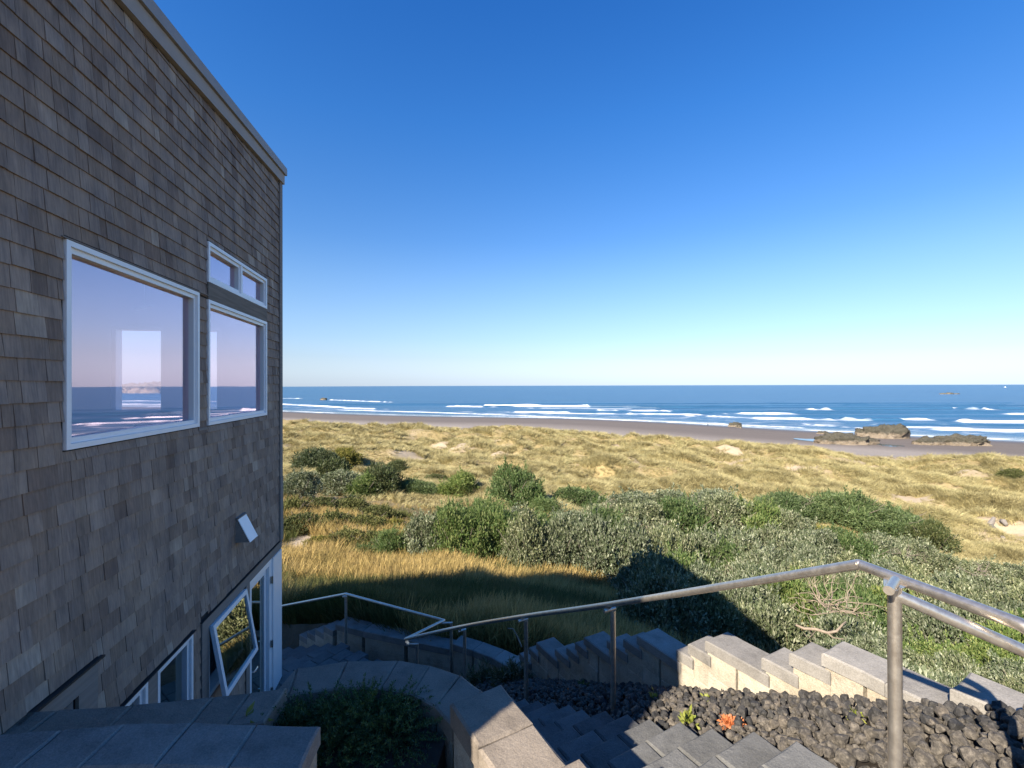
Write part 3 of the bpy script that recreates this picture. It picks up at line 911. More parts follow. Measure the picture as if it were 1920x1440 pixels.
ff = t.math('MULTIPLY', fo, t.ramp(fn, [(0.28, 0.55), (0.5, 1.0)]), clamp=True)
c = t.mix(ff, c, (0.80,0.82,0.82))
t.color(c)
t.rough(t.math('ADD', t.math('MULTIPLY', ff, 0.6), t.math('SUBTRACT', 0.30, t.math('MULTIPLY', sh, 0.18))))
t.spec(0.16)
h = t.math('ADD', t.math('MULTIPLY', w1, 1.3), t.math('MULTIPLY', w2, 0.35))
bst = t.n("ShaderNodeBump"); bst.inputs['Distance'].default_value = 1.0
t.l(t.math('SUBTRACT', 0.9, t.math('MULTIPLY', sh, 0.86)), bst.inputs['Strength']); t.l(h, bst.inputs['Height'])
t.l(bst.outputs[0], t.b.inputs['Normal'])
M['sea'] = t.m
shallow = 1-sstep(0.05, 0.75, depth)
o = bpy.data.objects.new("sea", np_mesh("sea", np.stack([SX, SY, SZ+SEA], -1).reshape(-1, 3), quads=quads, mat=M['sea'], smooth=True,
        vattr={'foam': FM.ravel(), 'shallow': shallow.ravel()}))
finish(o, kind='structure')

# sand continues below the sea outside the terrain sheet: nothing of it shows

# ------------------------------------------------------------------ block walls
def wall_thing(name, label, loc, group="grey concrete block garden walls"):
    return empty(name, loc, 0, label, "block wall", group)
rb = random.Random(11)
def place(mbuilder, name, mat, root):
    o = mbuilder.build(name, mat, root)
    o.location = o.location - root.location
    return o
def jag(poly, a=0.006):
    q = []
    for i, p in enumerate(poly):
        n_ = poly[(i+1) % len(poly)]
        q += [(p[0], p[1]), (p[0]+(n_[0]-p[0])*0.35, p[1]+(n_[1]-p[1])*0.35), (p[0]+(n_[0]-p[0])*0.7, p[1]+(n_[1]-p[1])*0.7)]
    poly = q
    return [(p[0]+rb.uniform(-a, a), p[1]+rb.uniform(-a, a)) for p in poly]

# stepped wall to the right of the lava bed
W_IN, W_OUT = 0.80, 1.10
caps = [(-0.1,-1.71),(0.575,-1.85),(0.79,-1.96),(1.0,-2.105),(1.51,-2.22),(1.69,-2.335),(1.82,-2.455),(2.32,-2.56),(2.52,-2.69),(2.78,-2.83),
        (3.18,-2.99),(3.35,-3.135),(3.53,-3.285),(3.78,-3.43),(4.24,-3.57),(4.44,-3.74),(4.70,-3.95),(5.0,-4.18)]
root = wall_thing("stepped_block_wall", "long block wall stepping down beside black lava rocks, grey caps and sunlit cream blocks", sw(2.0, 0.95, bed_z(2.0)))
prev_s = -1.9
for i, (sd, zc) in enumerate(caps):
    s0 = prev_s - 0.06 if i else -1.9     # tucks a little under the next cap up
    L = sd - (prev_s if i else -1.9)
    n = max(1, int(round(L/0.42)))
    for k in range(n):
        a = s0 + (sd-s0)*k/n; b = s0 + (sd-s0)*(k+1)/n
        gap = 0.002
        poly = [sw(a+gap, W_OUT), sw(b-gap, W_OUT), sw(b-gap, W_IN), sw(a+gap, W_IN)]
        pl = jag([(p.x, p.y) for p in poly], 0.004)
        m = MB(); m.prism(pl, zc-0.09, zc, 0.009, 0.006, rb)
        place(m, "cap", M['cap'], root)
    # blocks below this cap, down to the bed
    zb = min(bed_z(sd), bed_z(s0)) - 0.12
    top = zc-0.092
    row = 0
    while top > zb and row < 4:
        nb = max(1, int(round((sd-s0)/0.26)))
        for k in range(nb):
            a = s0 + (sd-s0)*k/nb; b = s0 + (sd-s0)*(k+1)/nb
            off = rb.uniform(0.012, 0.022)
            poly = [sw(a+0.002, W_OUT-0.03), sw(b-0.002-0.02, W_OUT-0.03), sw(b-0.002-0.02, W_IN+off), sw(a+0.002, W_IN+off)]
            m = MB(); m.prism([(p.x, p.y) for p in jag([(q.x, q.y, ) for q in poly], 0.003)] if False else jag([(q.x, q.y) for q in poly], 0.003), top-0.198, top-0.001, 0.004)
            place(m, "block", M['block'], root)
        top -= 0.2; row += 1
    prev_s = sd

# low curved wall round the foot of the stair
root = wall_thing("curved_block_wall", "low curved block wall in deep shade around the foot of the stairs", (-1.6, 8.0, -4.9))
def curve_wall(inner, outer, z_of, thick_cap, face_bottom, root, capmat, blockmat, nb_per=2, inset=0.02):
    for i in range(len(inner)-1):
        a0, a1, b0, b1 = inner[i], inner[i+1], outer[i], outer[i+1]
        for k in range(nb_per):
            t0, t1 = k/nb_per, (k+1)/nb_per
            g = 0.004
            f = lambda p, q, t_: (p[0]+(q[0]-p[0])*t_, p[1]+(q[1]-p[1])*t_)
            poly = [f(a0,a1,t0+g), f(a0,a1,t1-g), f(b0,b1,t1-g), f(b0,b1,t0+g)]
            # make counter-clockwise
            area = sum(poly[j][0]*poly[(j+1)%4][1]-poly[(j+1)%4][0]*poly[j][1] for j in range(4))
            if area < 0: poly = poly[::-1]
            zc = z_of(i)
            m = MB(); m.prism(jag(poly, 0.003), zc-thick_cap, zc, 0.009, 0.005, rb)
            place(m, "cap", capmat, root)
            cx = sum(p[0] for p in poly)/4; cy = sum(p[1] for p in poly)/4
            pin = [(p[0]+(cx-p[0])*0.08, p[1]+(cy-p[1])*0.08) for p in poly]
            z = zc-thick_cap-0.002
            while z > face_bottom:
                m = MB(); m.prism(pin, z-0.198, z-0.001, 0.004)
                place(m, "block", blockmat, root)
                z -= 0.2
curve_wall(WALL_CURVE, OUT_CURVE, lambda i: -4.33 if i < 3 else -4.43, 0.11, -5.0, root, M['cap'], M['block'], 1)
# end of that wall steps down with the last flight
d0 = Vector((-3.34, 8.49, 0)); dd = Vector((-0.80, 0.60, 0)).normalized(); dn = Vector((0.60, 0.80, 0))
for k in range(4):
    a = d0 + dd*(0.02+0.30*k); b = d0 + dd*(0.02+0.30*(k+1))
    poly = [(p.x, p.y) for p in (a, b, b+dn*0.30, a+dn*0.30)]
    poly = poly if k < 0 else poly[::-1]
    zc = -4.57-0.15*k
    m = MB(); m.prism(poly, zc-0.11, zc, 0.009); place(m, "cap", M['cap'], root)
    m = MB(); m.prism(poly, zc-0.8, zc-0.112, 0.004); place(m, "block", M['block'], root)

# planter: arc of broad caps between stair and house
ARC_Z = -2.0
arc_far = [at_z(518,1290,ARC_Z), at_z(556,1250,ARC_Z), at_z(650,1236.5,ARC_Z), at_z(746,1235,ARC_Z), at_z(806,1244.5,ARC_Z), at_z(862,1263,ARC_Z), at_z(903,1293,ARC_Z), at_z(938,1335,ARC_Z)]
arc_near = [at_z(500,1325,ARC_Z), at_z(540,1301,ARC_Z), at_z(627,1289,ARC_Z), at_z(712,1288,ARC_Z), at_z(770,1299,ARC_Z), at_z(815,1322,ARC_Z), at_z(846,1359,ARC_Z), at_z(868,1410,ARC_Z)]
root = wall_thing("curved_planter_wall", "curved planter wall of broad tan caps bending around a dark shrub by the stairs", (-0.9, 3.2, -3.5))
curve_wall([(p.x,p.y) for p in arc_near], [(p.x,p.y) for p in arc_far], lambda i: ARC_Z, 0.10, -4.6, root, M['capwarm'], M['block'], 1)
# straight planter wall running to the house
root = wall_thing("planter_wall", "straight grey capped planter wall in front of the lower house windows", (-2.2, 2.7, -3.5))
LW = -1.93
fl = [at_z(537,1286,LW), at_z(470,1294,LW), at_z(402,1302,LW), at_z(251,1317,LW), at_z(110,1326,LW), at_z(-20,1334,LW)]
nl = [p + Vector((0.02, -0.30, 0)) for p in fl]
curve_wall([(p.x,p.y) for p in nl], [(p.x,p.y) for p in fl], lambda i: LW, 0.10, -4.4, root, M['capwarm'], M['block'], 1)
# nearer low kerb of the planter, bottom left
root = wall_thing("planter_kerb", "dark blue shaded kerb of caps nearest the camera at the bottom left", (-1.2, 2.3, -2.2))
kf = [at_z(600,1357,-1.78), at_z(480,1354,-1.78), at_z(360,1349,-1.78), at_z(235,1352,-1.78), at_z(120,1362,-1.78), at_z(-40,1372,-1.78)]
kn = [p + Vector((0.02, -0.28, 0)) for p in kf]
curve_wall([(p.x,p.y) for p in kn], [(p.x,p.y) for p in kf], lambda i: -1.78, 0.10, -2.3, root, M['cap'], M['block'], 1)
# stair cheek: big tan cap blocks, the nearest catching the sun
root = wall_thing("stair_cheek_wall", "thick tan block wall end with a sun and shadow edge across it beside the stair", sw(0.6, -1.55, -2.6))
CK = [(1.145, 0.80, -1.67), (0.80, 0.44, -1.67), (0.44, 0.08, -1.58), (0.08, -0.30, -1.58)]
for s1, s0, zc in CK:
    w0 = -1.71; w1 = -1.405
    poly = [sw(s0+0.003, w1), sw(s1-0.003, w1), sw(s1-0.003, w0), sw(s0+0.003, w0)]
    m = MB(); m.prism(jag([(p.x,p.y) for p in poly], 0.003), zc-0.12, zc, 0.011, 0.006, rb); place(m, "cap", M['capwarm'], root)
    z = zc-0.122
    for r_ in range(6):
        poly = [sw(s0+0.004, w1-0.015), sw(s1-0.006, w1-0.015), sw(s1-0.006, w0+0.02), sw(s0+0.004, w0+0.02)]
        m = MB(); m.prism([(p.x,p.y) for p in poly], z-0.198, z-0.001, 0.004); place(m, "block", M['block'], root)
        z -= 0.2

# ------------------------------------------------------------------ stairs
st = empty("block_staircase", sw(2, -0.7, tread_z(2)), 0, "staircase of grey blocks curving down between block walls beside the handrail", "staircase")
RUN = 0.26
k = 0
s = -0.25
while s < 5.2:
    zt = tread_z(s+0.10)
    n = 4
    jw = rb.uniform(-0.03, 0.03)
    for q in range(n):
        wa_ = -1.39 + (1.33/n)*q; wb = -1.39 + (1.33/n)*(q+1)
        if q == n-1: wb += jw
        poly = [sw(s+0.003, wb-0.003), sw(s+RUN-0.003, wb-0.003), sw(s+RUN-0.003, wa_+0.003), sw(s+0.003, wa_+0.003)]
        m = MB(); m.prism(jag([(p.x,p.y) for p in poly], 0.004), zt-0.17, zt, 0.010, 0.004, rb)
        place(m, "tread_block", M['tread'], st)
    s += RUN; k += 1
# upper landing slab (under the camera), lower landing pavers, last flight
up = MB()
poly = [sw(-2.5, -1.40), sw(-2.5, 0.75), sw(-0.255, 0.75), sw(-0.255, -1.40)]
up.prism([(p.x,p.y) for p in poly][::-1] if False else [(p.x,p.y) for p in [poly[0],poly[3],poly[2],poly[1]]][::-1], -2.0, -1.79, 0.01)
place(up, "landing_slab", M['tread'], st)
LZ = -4.62
lo_dir = Vector((-0.848, 0.53, 0)); lo_n = Vector((0.53, 0.848, 0))
lorg = Vector((-3.10, 8.22, 0))
low = empty("lower_steps", (-3.2, 8.0, -4.8), 0, "dark paver landing and steps turning left past the white house door", "staircase")
def pave(o0, o1, w0, w1, z, th, nw, nl_, mat):
    for i in range(nl_):
        for j in range(nw):
            a0 = o0 + (o1-o0)*i/nl_; a1 = o0 + (o1-o0)*(i+1)/nl_
            off = 0.5*(w1-w0)/nw*(i % 2)*0.6
            b0 = w0 + (w1-w0)*j/nw - off; b1 = w0 + (w1-w0)*(j+1)/nw - off
            c = [lorg + lo_dir*a + lo_n*b for a, b in ((a0+.004,b0+.004),(a0+.004,b1-.004),(a1-.004,b1-.004),(a1-.004,b0+.004))]
            m = MB(); m.prism(jag([(p.x,p.y) for p in c][::-1] if True else 0, 0.003), z-th, z+rb.uniform(-.003,.003), 0.008)
            place(m, "paver", mat, low)
pave(-2.6, 0.0, -2.2, 0.02, LZ, 0.14, 7, 11, M['tread'])
for k in range(5):
    pave(0.0+0.42*k, 0.42*(k+1), -2.2, 0.05, LZ-0.15*(k+1), 0.2, 5, 1, M['tread'])
m = MB(); m.prism([(-4.2,3.2),(-1.9,3.3),(-1.2,6.6),(-2.6,7.0),(-4.4,7.2)], -5.2, -5.0)
place(m, "lower_patio", M['tread'], low)

# ------------------------------------------------------------------ handrail
RR = 0.0235
P1 = at(1675, 1098, 1.80); P2 = at(1148, 1143, 4.0); P3 = at(985, 1162, 5.1); P4 = at(870, 1181, 6.5)
BEND = at_z(1609, 1059, -0.87); E_END = at_z(1930, 1180, -0.855)
V1 = Vector((-1.6, 6.82, -3.79)); V2 = Vector((-1.11, 7.36, -3.79)); V3 = Vector((-3.04, 8.31, -3.79)); V4 = Vector((-4.75, 9.05, -4.40))
rail = empty("handrail", (P2.x, P2.y, -2.83), 0, "brushed steel handrail on posts running down the block stairs", "handrail")
def rpart(mb_, name, parent=None, smooth=True):
    o = mb_.build(name, M['steel'], rail if parent is None else parent, smooth=smooth)
    o.location = o.location - (rail.location if parent is None else rail.location + parent.location)
    return o
r2 = at(1140, 1133, 4.0); r3 = at(978, 1155, 5.1); r4 = at(862, 1174, 6.45)
def smoothpath(pts, n=6):
    out = []
    P_ = [pts[0]] + pts + [pts[-1]]
    for i in range(1, len(P_)-2):
        for j in range(n):
            tt = j/n
            a, b, c, d = P_[i-1], P_[i], P_[i+1], P_[i+2]
            out.append(0.5*((2*b) + (c-a)*tt + (2*a-5*b+4*c-d)*tt*tt + (3*b-a-3*c+d)*tt**3))
    out.append(pts[-1])
    return out
path_run = smoothpath([BEND, r2, r3, r4, V1], 7)
elbow = [E_END + Vector((0.012,-0.03,-0.14)), E_END + Vector((0.010,-0.03,-0.045)), E_END + Vector((0.004,-0.012,-0.012))]
m = MB(); m.tube(elbow + [E_END + Vector((-0.006,0.03,0))] + [BEND + (E_END-BEND)*0.02] , RR, 16); rpart(m, "top_rail")
m = MB(); m.tube(path_run, RR, 16); rpart(m, "top_rail")
m = MB(); m.tube([V1, V2], RR*0.95, 14); rpart(m, "top_rail")
m = MB(); m.tube([V2, V3], RR*0.95, 14); rpart(m, "top_rail")
m = MB(); m.tube([V3, V4], RR*0.95, 14); rpart(m, "top_rail")
for p in (BEND, V1, V2, V3):
    m = MB()
    b = len(m.v)
    for i in range(7):
        la = -math.pi/2 + math.pi*i/6
        for j in range(12):
            lo_ = 2*math.pi*j/12
            m.v.append((p.x+RR*1.0*math.cos(la)*math.cos(lo_), p.y+RR*1.0*math.cos(la)*math.sin(lo_), p.z+RR*1.0*math.sin(la)))
    for i in range(6):
        for j in range(12):
            m.f.append((b+i*12+j, b+i*12+(j+1)%12, b+(i+1)*12+(j+1)%12, b+(i+1)*12+j))
    rpart(m, "rail_joint")
# posts with a short arm and a small saddle plate under the rail
def post(top, bottom_z, arm_to, rail_pt, r=RR, along=None):
    m = MB(); m.tube([(top.x, top.y, bottom_z), (top.x, top.y, top.z-0.004)], r, 16)
    o = rpart(m, "post")
    d = (arm_to-top); 
    m = MB(); m.tube([top - d.normalized()*r*0.9 + Vector((0,0,0.012)), arm_to + Vector((0,0,0.012))], r*0.74, 14)
    rpart(m, "arm", o)
    g = MB()
    c = top + d*0.72 + Vector((0,0,0.012))
    al = (along if along is not None else Vector((d.y, -d.x, 0))).normalized()
    n_ = al.cross(Vector((0,0,1))).normalized()*0.004
    for sgn in (-1, 1):
        g.v += [tuple(c + al*0.022 + n_*sgn), tuple(c - al*0.022 + n_*sgn), tuple(rail_pt - al*0.05 + n_*sgn + Vector((0,0,-r*0.8))), tuple(rail_pt + al*0.05 + n_*sgn + Vector((0,0,-r*0.8)))]
    g.f += [(0,1,2,3),(7,6,5,4),(0,4,5,1),(1,5,6,2),(2,6,7,3),(3,7,4,0)]
    rpart(g, "saddle_plate", o)
    return o
armd = Vector((-0.085, -0.035, -0.006))
post(Vector((P1.x, P1.y, P1.z)), -1.95, P1 + Vector((-0.085, -0.075, 0)), BEND.lerp(E_END, 0.27) + Vector((0,0,0.002)), RR, E_END-BEND)
for Pk, rk in ((P2, r2), (P3, r3), (P4, r4)):
    s_k = (Pk.x-B0.x)*DS.x + (Pk.y-B0.y)*DS.y
    post(Pk, bed_z(s_k)-0.12, Pk + armd, rk, RR, Vector((-0.494, 0.8695, -0.45)))
p5 = at(845, 1168, 7.33); post(p5, -5.0, p5 + Vector((-0.17, 0.0, -0.005)), V2 + Vector((0.0,0,0)))
p6 = at(781, 1208, 6.85); post(p6, -5.0, p6 + Vector((-0.16, 0.0, 0.0)), V1)
p7 = at(648, 1118, 8.22); post(p7, -5.0, p7 + Vector((-0.06, 0.0, 0.0)), V3)
# lower rail of the top landing, and the end post
p0 = E_END + Vector((0.012, -0.03, -0.14))
lr1 = at(1917, 1222, 1.66)
m = MB(); m.tube([P1 + Vector((0.0, 0, -0.035)), lr1], RR, 16); rpart(m, "lower_rail")
m = MB(); m.tube([(p0.x, p0.y, -1.9), (p0.x, p0.y, p0.z)], RR, 16); rpart(m, "post")

# ------------------------------------------------------------------ lava rocks
t = NT("lava_rock")
P = t.pos()
rnd = t.n("ShaderNodeObjectInfo").outputs['Random']
n1 = t.noise(P, 40, 5, 0.75)
c = t.ramp(n1, [(0.3, (0.028,0.027,0.028)), (0.5, (0.062,0.059,0.055)), (0.72, (0.155,0.146,0.132))])
c = t.mix(1.0, c, t.ramp(rnd, [(0, (0.55,0.55,0.57)), (0.6, (1.0,0.96,0.92)), (1, (2.0,1.75,1.45))]), 'MULTIPLY')
t.color(c); t.rough(0.85); t.spec(0.3)
t.l(t.bump(t.noise(P, 90, 4, 0.75), 0.9, 0.01), t.b.inputs['Normal'])
M['rock'] = t.m
bed = empty("lava_rock_bed", sw(2.0, 0.4, bed_z(2.0)), 0, None, None, None, 'structure')
m = MB()
for i in range(14):
    s0, s1 = -1.8+0.5*i, -1.8+0.5*(i+1)
    b = len(m.v)
    m.v += [tuple(sw(s0, -0.03, bed_z(s0)-0.05)), tuple(sw(s0, 0.82, bed_z(s0)-0.05)), tuple(sw(s1, 0.82, bed_z(s1)-0.05)), tuple(sw(s1, -0.03, bed_z(s1)-0.05))]
    m.f.append((b, b+1, b+2, b+3))
M['soil'] = mat_plain("dark_soil", (0.045,0.036,0.028), 0.95, 0.1, 0.3, 20, 0.6, 60)
place(m, "bed_soil", M['soil'], bed)
def rock_mesh(seed):
    bm = bmesh.new(); bmesh.ops.create_icosphere(bm, subdivisions=2, radius=1.0)
    r_ = random.Random(seed)
    axs = [Vector((r_.gauss(0,1), r_.gauss(0,1), r_.gauss(0,1))).normalized() for _ in range(9)]
    lim = [r_.uniform(0.45, 0.85) for _ in axs]
    for v in bm.verts:
        for a_, l_ in zip(axs, lim):
            dd_ = v.co.dot(a_)
            if dd_ > l_: v.co -= a_*(dd_-l_)*0.95
        v.co *= 1 + r_.uniform(-0.07, 0.07)
    me = bpy.data.meshes.new("lava_stone"); bm.to_mesh(me); bm.free(); me.materials.append(M['rock']); return me
RM = [rock_mesh(i) for i in range(9)]
rocks = []
rr_ = random.Random(5)
s = -1.3
while s < 5.2:
    w = 0.0 + rr_.uniform(0, 0.04)
    while w < 0.80:
        r_ = rr_.choice((0.017, 0.022, 0.027, 0.031, 0.036, 0.046))*rr_.uniform(0.9, 1.15)
        for lay in range(2):
            ww = w + rr_.uniform(-0.02, 0.02); ss = s + rr_.uniform(-0.025, 0.025)
            mound = 0.05*math.sin(min(1, max(0, ww/0.8))*math.pi)
            rocks.append((ss, ww, bed_z(ss) - 0.045 + lay*0.045 + mound + rr_.uniform(-0.01, 0.015), r_*(1 if lay else 0.95)))
        w += r_*1.9
    s += 0.062
def rock_px(r_):
    p = sw(r_[0], r_[1], r_[2])
    x = 960+FPX*p.x/p.y; y = 722.5-FPX*p.z/p.y
    # deep stones of the lower layer hardly show
    return (r_[3]/p.y)*(1 if (0 < x < 1920 and y < 1365) else 0.2)
tops = [r_ for i, r_ in enumerate(rocks) if i % 2 == 1]; unders = [r_ for i, r_ in enumerate(rocks) if i % 2 == 0]
tops.sort(key=lambda r_: -rock_px(r_))
for r_ in tops[:300]:
    o = bpy.data.objects.new("lava_stone", rr_.choice(RM))
    o.location = sw(r_[0], r_[1], r_[2]) - bed.location
    o.rotation_euler = (rr_.uniform(0, 6.3), rr_.uniform(0, 6.3), rr_.uniform(0, 6.3))
    o.scale = (r_[3]*rr_.uniform(0.75, 1.2), r_[3]*rr_.uniform(0.7, 1.1), r_[3]*rr_.uniform(0.6, 0.95))
    finish(o, bed)
rv, rf_ = [], []
bases = []
for me in RM:
    co = np.empty(len(me.vertices)*3, np.float32); me.vertices.foreach_get("co", co)
    fa = np.array([p.vertices[:] for p in me.polygons], np.int32)
    bases.append((co.reshape(-1, 3), fa))
off = 0
for r_ in tops[300:] + unders:
    co, fa = rr_.choice(bases)
    rot = np.array(Matrix.Rotation(rr_.uniform(0, 6.3), 3, Vector((rr_.gauss(0,1), rr_.gauss(0,1), rr_.gauss(0,1))).normalized()))
    v = (co*r_[3]*np.array((1.05, 1.0, 0.85))) @ rot.T + np.array(sw(r_[0], r_[1], r_[2]) - bed.location)
    rv.append(v); rf_.append(fa+off); off += len(co)
o = bpy.data.objects.new("lava_stones", np_mesh("lava_stones", np.concatenate(rv), tris=np.concatenate(rf_), mat=M['rock']))
finish(o, bed, kind='stuff')

# ------------------------------------------------------------------ foliage builders
def foliage_mesh(name, seed, mat, lobes=16, leaves=9000, R_=(1.2,1.2,1.0), leaf=(0.11,0.045), up=0.3, lobe_r=(0.30,0.52), fill=0.75, zmin=-0.15):
    g = np.random.default_rng(seed)
    th = g.uniform(0, 2*np.pi, lobes); zz = g.uniform(zmin, 1.0, lobes)
    rad = np.sqrt(np.clip(1-zz**2, 0, 1))*g.uniform(0.55, 0.85, lobes)
    cen = np.stack([rad*np.cos(th), rad*np.sin(th), np.clip(zz*0.72, -0.1, 1)], 1)
    cen = np.concatenate([cen, [[0,0,0.45],[0.2,0.1,0.2],[-0.2,-0.1,0.2]]])
    lr = np.concatenate([g.uniform(*lobe_r, lobes), [0.55, 0.6, 0.6]])
    pick = g.choice(len(cen), leaves, p=lr**2/np.sum(lr**2))
    d = g.normal(size=(leaves, 3)); d[:, 2] += 0.35; d /= np.linalg.norm(d, axis=1)[:, None]
    rr = lr[pick]*(1-(1-fill)*g.random(leaves)**1.5)*(1+0.10*g.normal(size=leaves))
    # small sprays inside each lobe
    spr = fbm(d[:,0]*3+pick*3.1, d[:,1]*3+d[:,2]*2.3, seed, 2)
    rr = rr*(0.78+0.44*spr)
    pos = (cen[pick] + d*rr[:, None])*np.array(R_)
    keep = pos[:, 2] > -0.15*R_[2]
    pos, d, pick = pos[keep], d[keep], pick[keep]
    # stray shoots beyond the rounded outline
    ns = 34; per = max(8, leaves//420)
    si = g.choice(len(pos), ns)
    sp, sd = [], []
    for i in si:
        if pos[i][2] < 0.25: continue
        dr = d[i]*0.7 + np.array([0, 0, 0.5]) + g.normal(size=3)*0.25; dr /= np.linalg.norm(dr)
        f = g.random(per)[:, None]
        sp.append(pos[i] + dr*f*g.uniform(0.18, 0.42) + g.normal(size=(per, 3))*0.025); sd.append(np.repeat(dr[None], per, 0))
    pos = np.concatenate([pos] + sp); d = np.concatenate([d] + sd)
    n = len(pos)
    axis_ = d*0.8 + g.normal(size=(n, 3))*0.55; axis_[:, 2] += up
    axis_ /= np.linalg.norm(axis_, axis=1)[:, None]
    ref = g.normal(size=(n, 3)); side = np.cross(axis_, ref); side /= np.linalg.norm(side, axis=1)[:, None]
    nrm = np.cross(side, axis_)
    L = leaf[0]*g.uniform(0.65, 1.3, n)[:, None]; W = leaf[1]*g.uniform(0.7, 1.25, n)[:, None]
    b = pos; tip = pos + axis_*L
    midp = pos + axis_*L*0.45 + nrm*L*0.10
    v = np.stack([b, midp + side*W*0.5, tip, midp - side*W*0.5], 1).reshape(-1, 3)
    q = np.arange(n*4).reshape(n, 4)
    rn = np.clip(0.5 + 0.30*g.normal(size=n), 0, 1)
    return np_mesh(name, v, quads=q, mat=mat, fattr={'rnd': rn})

def stems_mesh(name, seed, mat, n=13, R_=(1.3,1.3,1.0), r0=0.026):
    g = random.Random(seed); m = MB()
    for i in range(n):
        an = g.uniform(0, 6.28); sp = g.uniform(0.2, 0.95)
        p = [Vector((g.uniform(-.1,.1), g.uniform(-.1,.1), -0.25))]
        for k in range(1, 5):
            f = k/4
            p.append(Vector((math.cos(an)*sp*f*R_[0] + g.uniform(-.06,.06), math.sin(an)*sp*f*R_[1]+g.uniform(-.06,.06), -0.25+(0.9*R_[2]+0.25)*f**0.8)))
        m.tube(p, [r0*(1-0.2*k) for k in range(5)], 5)
    v = m.v
    return mesh_of(name, v, m.f, mat)

def twig_mesh(name, seed, mat, n=26, spread=0.9, r0=0.016):
    g = random.Random(seed); m = MB()
    for i in range(n):
        d = Vector((g.gauss(0,1), g.gauss(0,1), abs(g.gauss(0.3,0.6)))).normalized()
        p = [Vector((g.gauss(0,.16), g.gauss(0,.16), g.gauss(0,.06)))*spread]; L = g.uniform(0.3, 1.0)*spread
        for k in range(1, 6):
            d = (d + Vector((g.gauss(0,.38), g.gauss(0,.38), g.gauss(0,.28)))).normalized()
            p.append(p[-1] + d*L/5)
        m.tube(p, [r0*(1-0.17*k) for k in range(6)], 5)
        for b_ in range(3):
            q0 = p[g.randint(2, 4)]
            d2 = (d + Vector((g.gauss(0,.7), g.gauss(0,.7), g.gauss(0,.5)))).normalized()
            m.tube([q0, q0+d2*L*0.18, q0+d2*L*0.32+Vector((g.gauss(0,.03),g.gauss(0,.03),g.gauss(0,.03)))], [r0*.45, r0*.3, r0*.15], 4)
    return mesh_of(name, m.v, m.f, mat)

M['leaf_silver'] = mat_leaf("silver_leaf", [(0.048,0.068,0.028), (0.125,0.145,0.075), (0.34,0.345,0.235)], 0.18, 0.5, 0.35, 0.2)
M['leaf_green'] = mat_leaf("willow_leaf", [(0.05,0.09,0.025), (0.10,0.15,0.045), (0.24,0.27,0.11)], 0.25, 0.5, 0.3)
M['leaf_dark'] = mat_leaf("dark_leaf", [(0.03,0.045,0.018), (0.06,0.08,0.034), (0.13,0.14,0.07)], 0.18, 0.5, 0.3)
M['leaf_gorse'] = mat_leaf("gorse_leaf", [(0.06,0.065,0.02), (0.115,0.125,0.038), (0.22,0.20,0.08)], 0.15, 0.7, 0.15, 0.6)
M['leaf_bright'] = mat_leaf("bright_leaf", [(0.055,0.085,0.028), (0.11,0.155,0.055), (0.24,0.28,0.12)], 0.3, 0.5, 0.3)
M['leaf_yellow'] = mat_leaf("yellow_leaf", [(0.09,0.10,0.015), (0.17,0.165,0.025), (0.28,0.25,0.06)], 0.3, 0.5, 0.3)
M['leaf_juniper'] = mat_leaf("juniper_leaf", [(0.022,0.045,0.018), (0.04,0.085,0.03), (0.08,0.14,0.05)], 0.2, 0.5, 0.3)

FOL = {
 'silver': [foliage_mesh("foliage", 100+i, M['leaf_silver'], 13, 15000, (1.25,1.25,1.0), (0.080,0.040), 0.15, (0.18,0.38)) for i in range(4)],
 'silver_near': [foliage_mesh("foliage", 140+i, M['leaf_silver'], 17, 40000, (1.25,1.25,1.0), (0.062,0.028), 0.2, (0.22,0.42), fill=0.8) for i in range(2)],
 'green': [foliage_mesh("foliage", 200+i, M['leaf_green'], 15, 15000, (1.3,1.3,1.0), (0.085,0.036), 0.4, (0.20,0.42)) for i in range(3)],
 'green_near': [foliage_mesh("foliage", 240+i, M['leaf_green'], 20, 32000, (1.25,1.25,1.0), (0.056,0.030), 0.2, (0.22,0.42)) for i in range(2)],
 'dark': [foliage_mesh("foliage", 300+i, M['leaf_dark'], 16, 9000, (1.3,1.3,1.0), (0.13,0.05), 0.3) for i in range(2)],
 'gorse': [foliage_mesh("foliage", 400+i, M['leaf_gorse'], 24, 10000, (1.3,1.3,0.75), (0.10,0.05), 0.5, (0.18,0.34)) for i in range(3)],
 'bright': [foliage_mesh("foliage", 500+i, M['leaf_bright'], 16, 15000, (1.3,1.3,0.85), (0.10,0.032), 0.5, (0.22,0.42)) for i in range(2)],
 'yellow': [foliage_mesh("foliage", 600+i, M['leaf_yellow'], 14, 10000, (1.2,1.2,0.9), (0.10,0.05), 0.4) for i in range(1)],
}
STEM = [stems_mesh("stem", 700+i, M['bark']) for i in range(3)]
rp = random.Random(23)
def bush(kind, x, y, r, h, name, label, cat, group=None, sink=0.1, rz=None):
    zg = float(terrain_z(np.array([x]), np.array([y]))[0])
    root = bpy.data.objects.new(name, None); root.empty_display_size = 0.3
    root.location = (x, y, zg - sink); root.rotation_euler = (0, 0, rp.uniform(0, 6.28) if rz is None else rz)
    finish(root, None, label, cat, group)
    f = bpy.data.objects.new("foliage", rp.choice(FOL[kind])); f.scale = (r/1.25*rp.uniform(.9,1.12), r/1.25*rp.uniform(.9,1.12), h)
    f.location = (0, 0, h*0.12)
    finish(f, root)
    s_ = bpy.data.objects.new("stem", rp.choice(STEM)); s_.scale = (r/1.25, r/1.25, h)
    finish(s_, root)
    return root
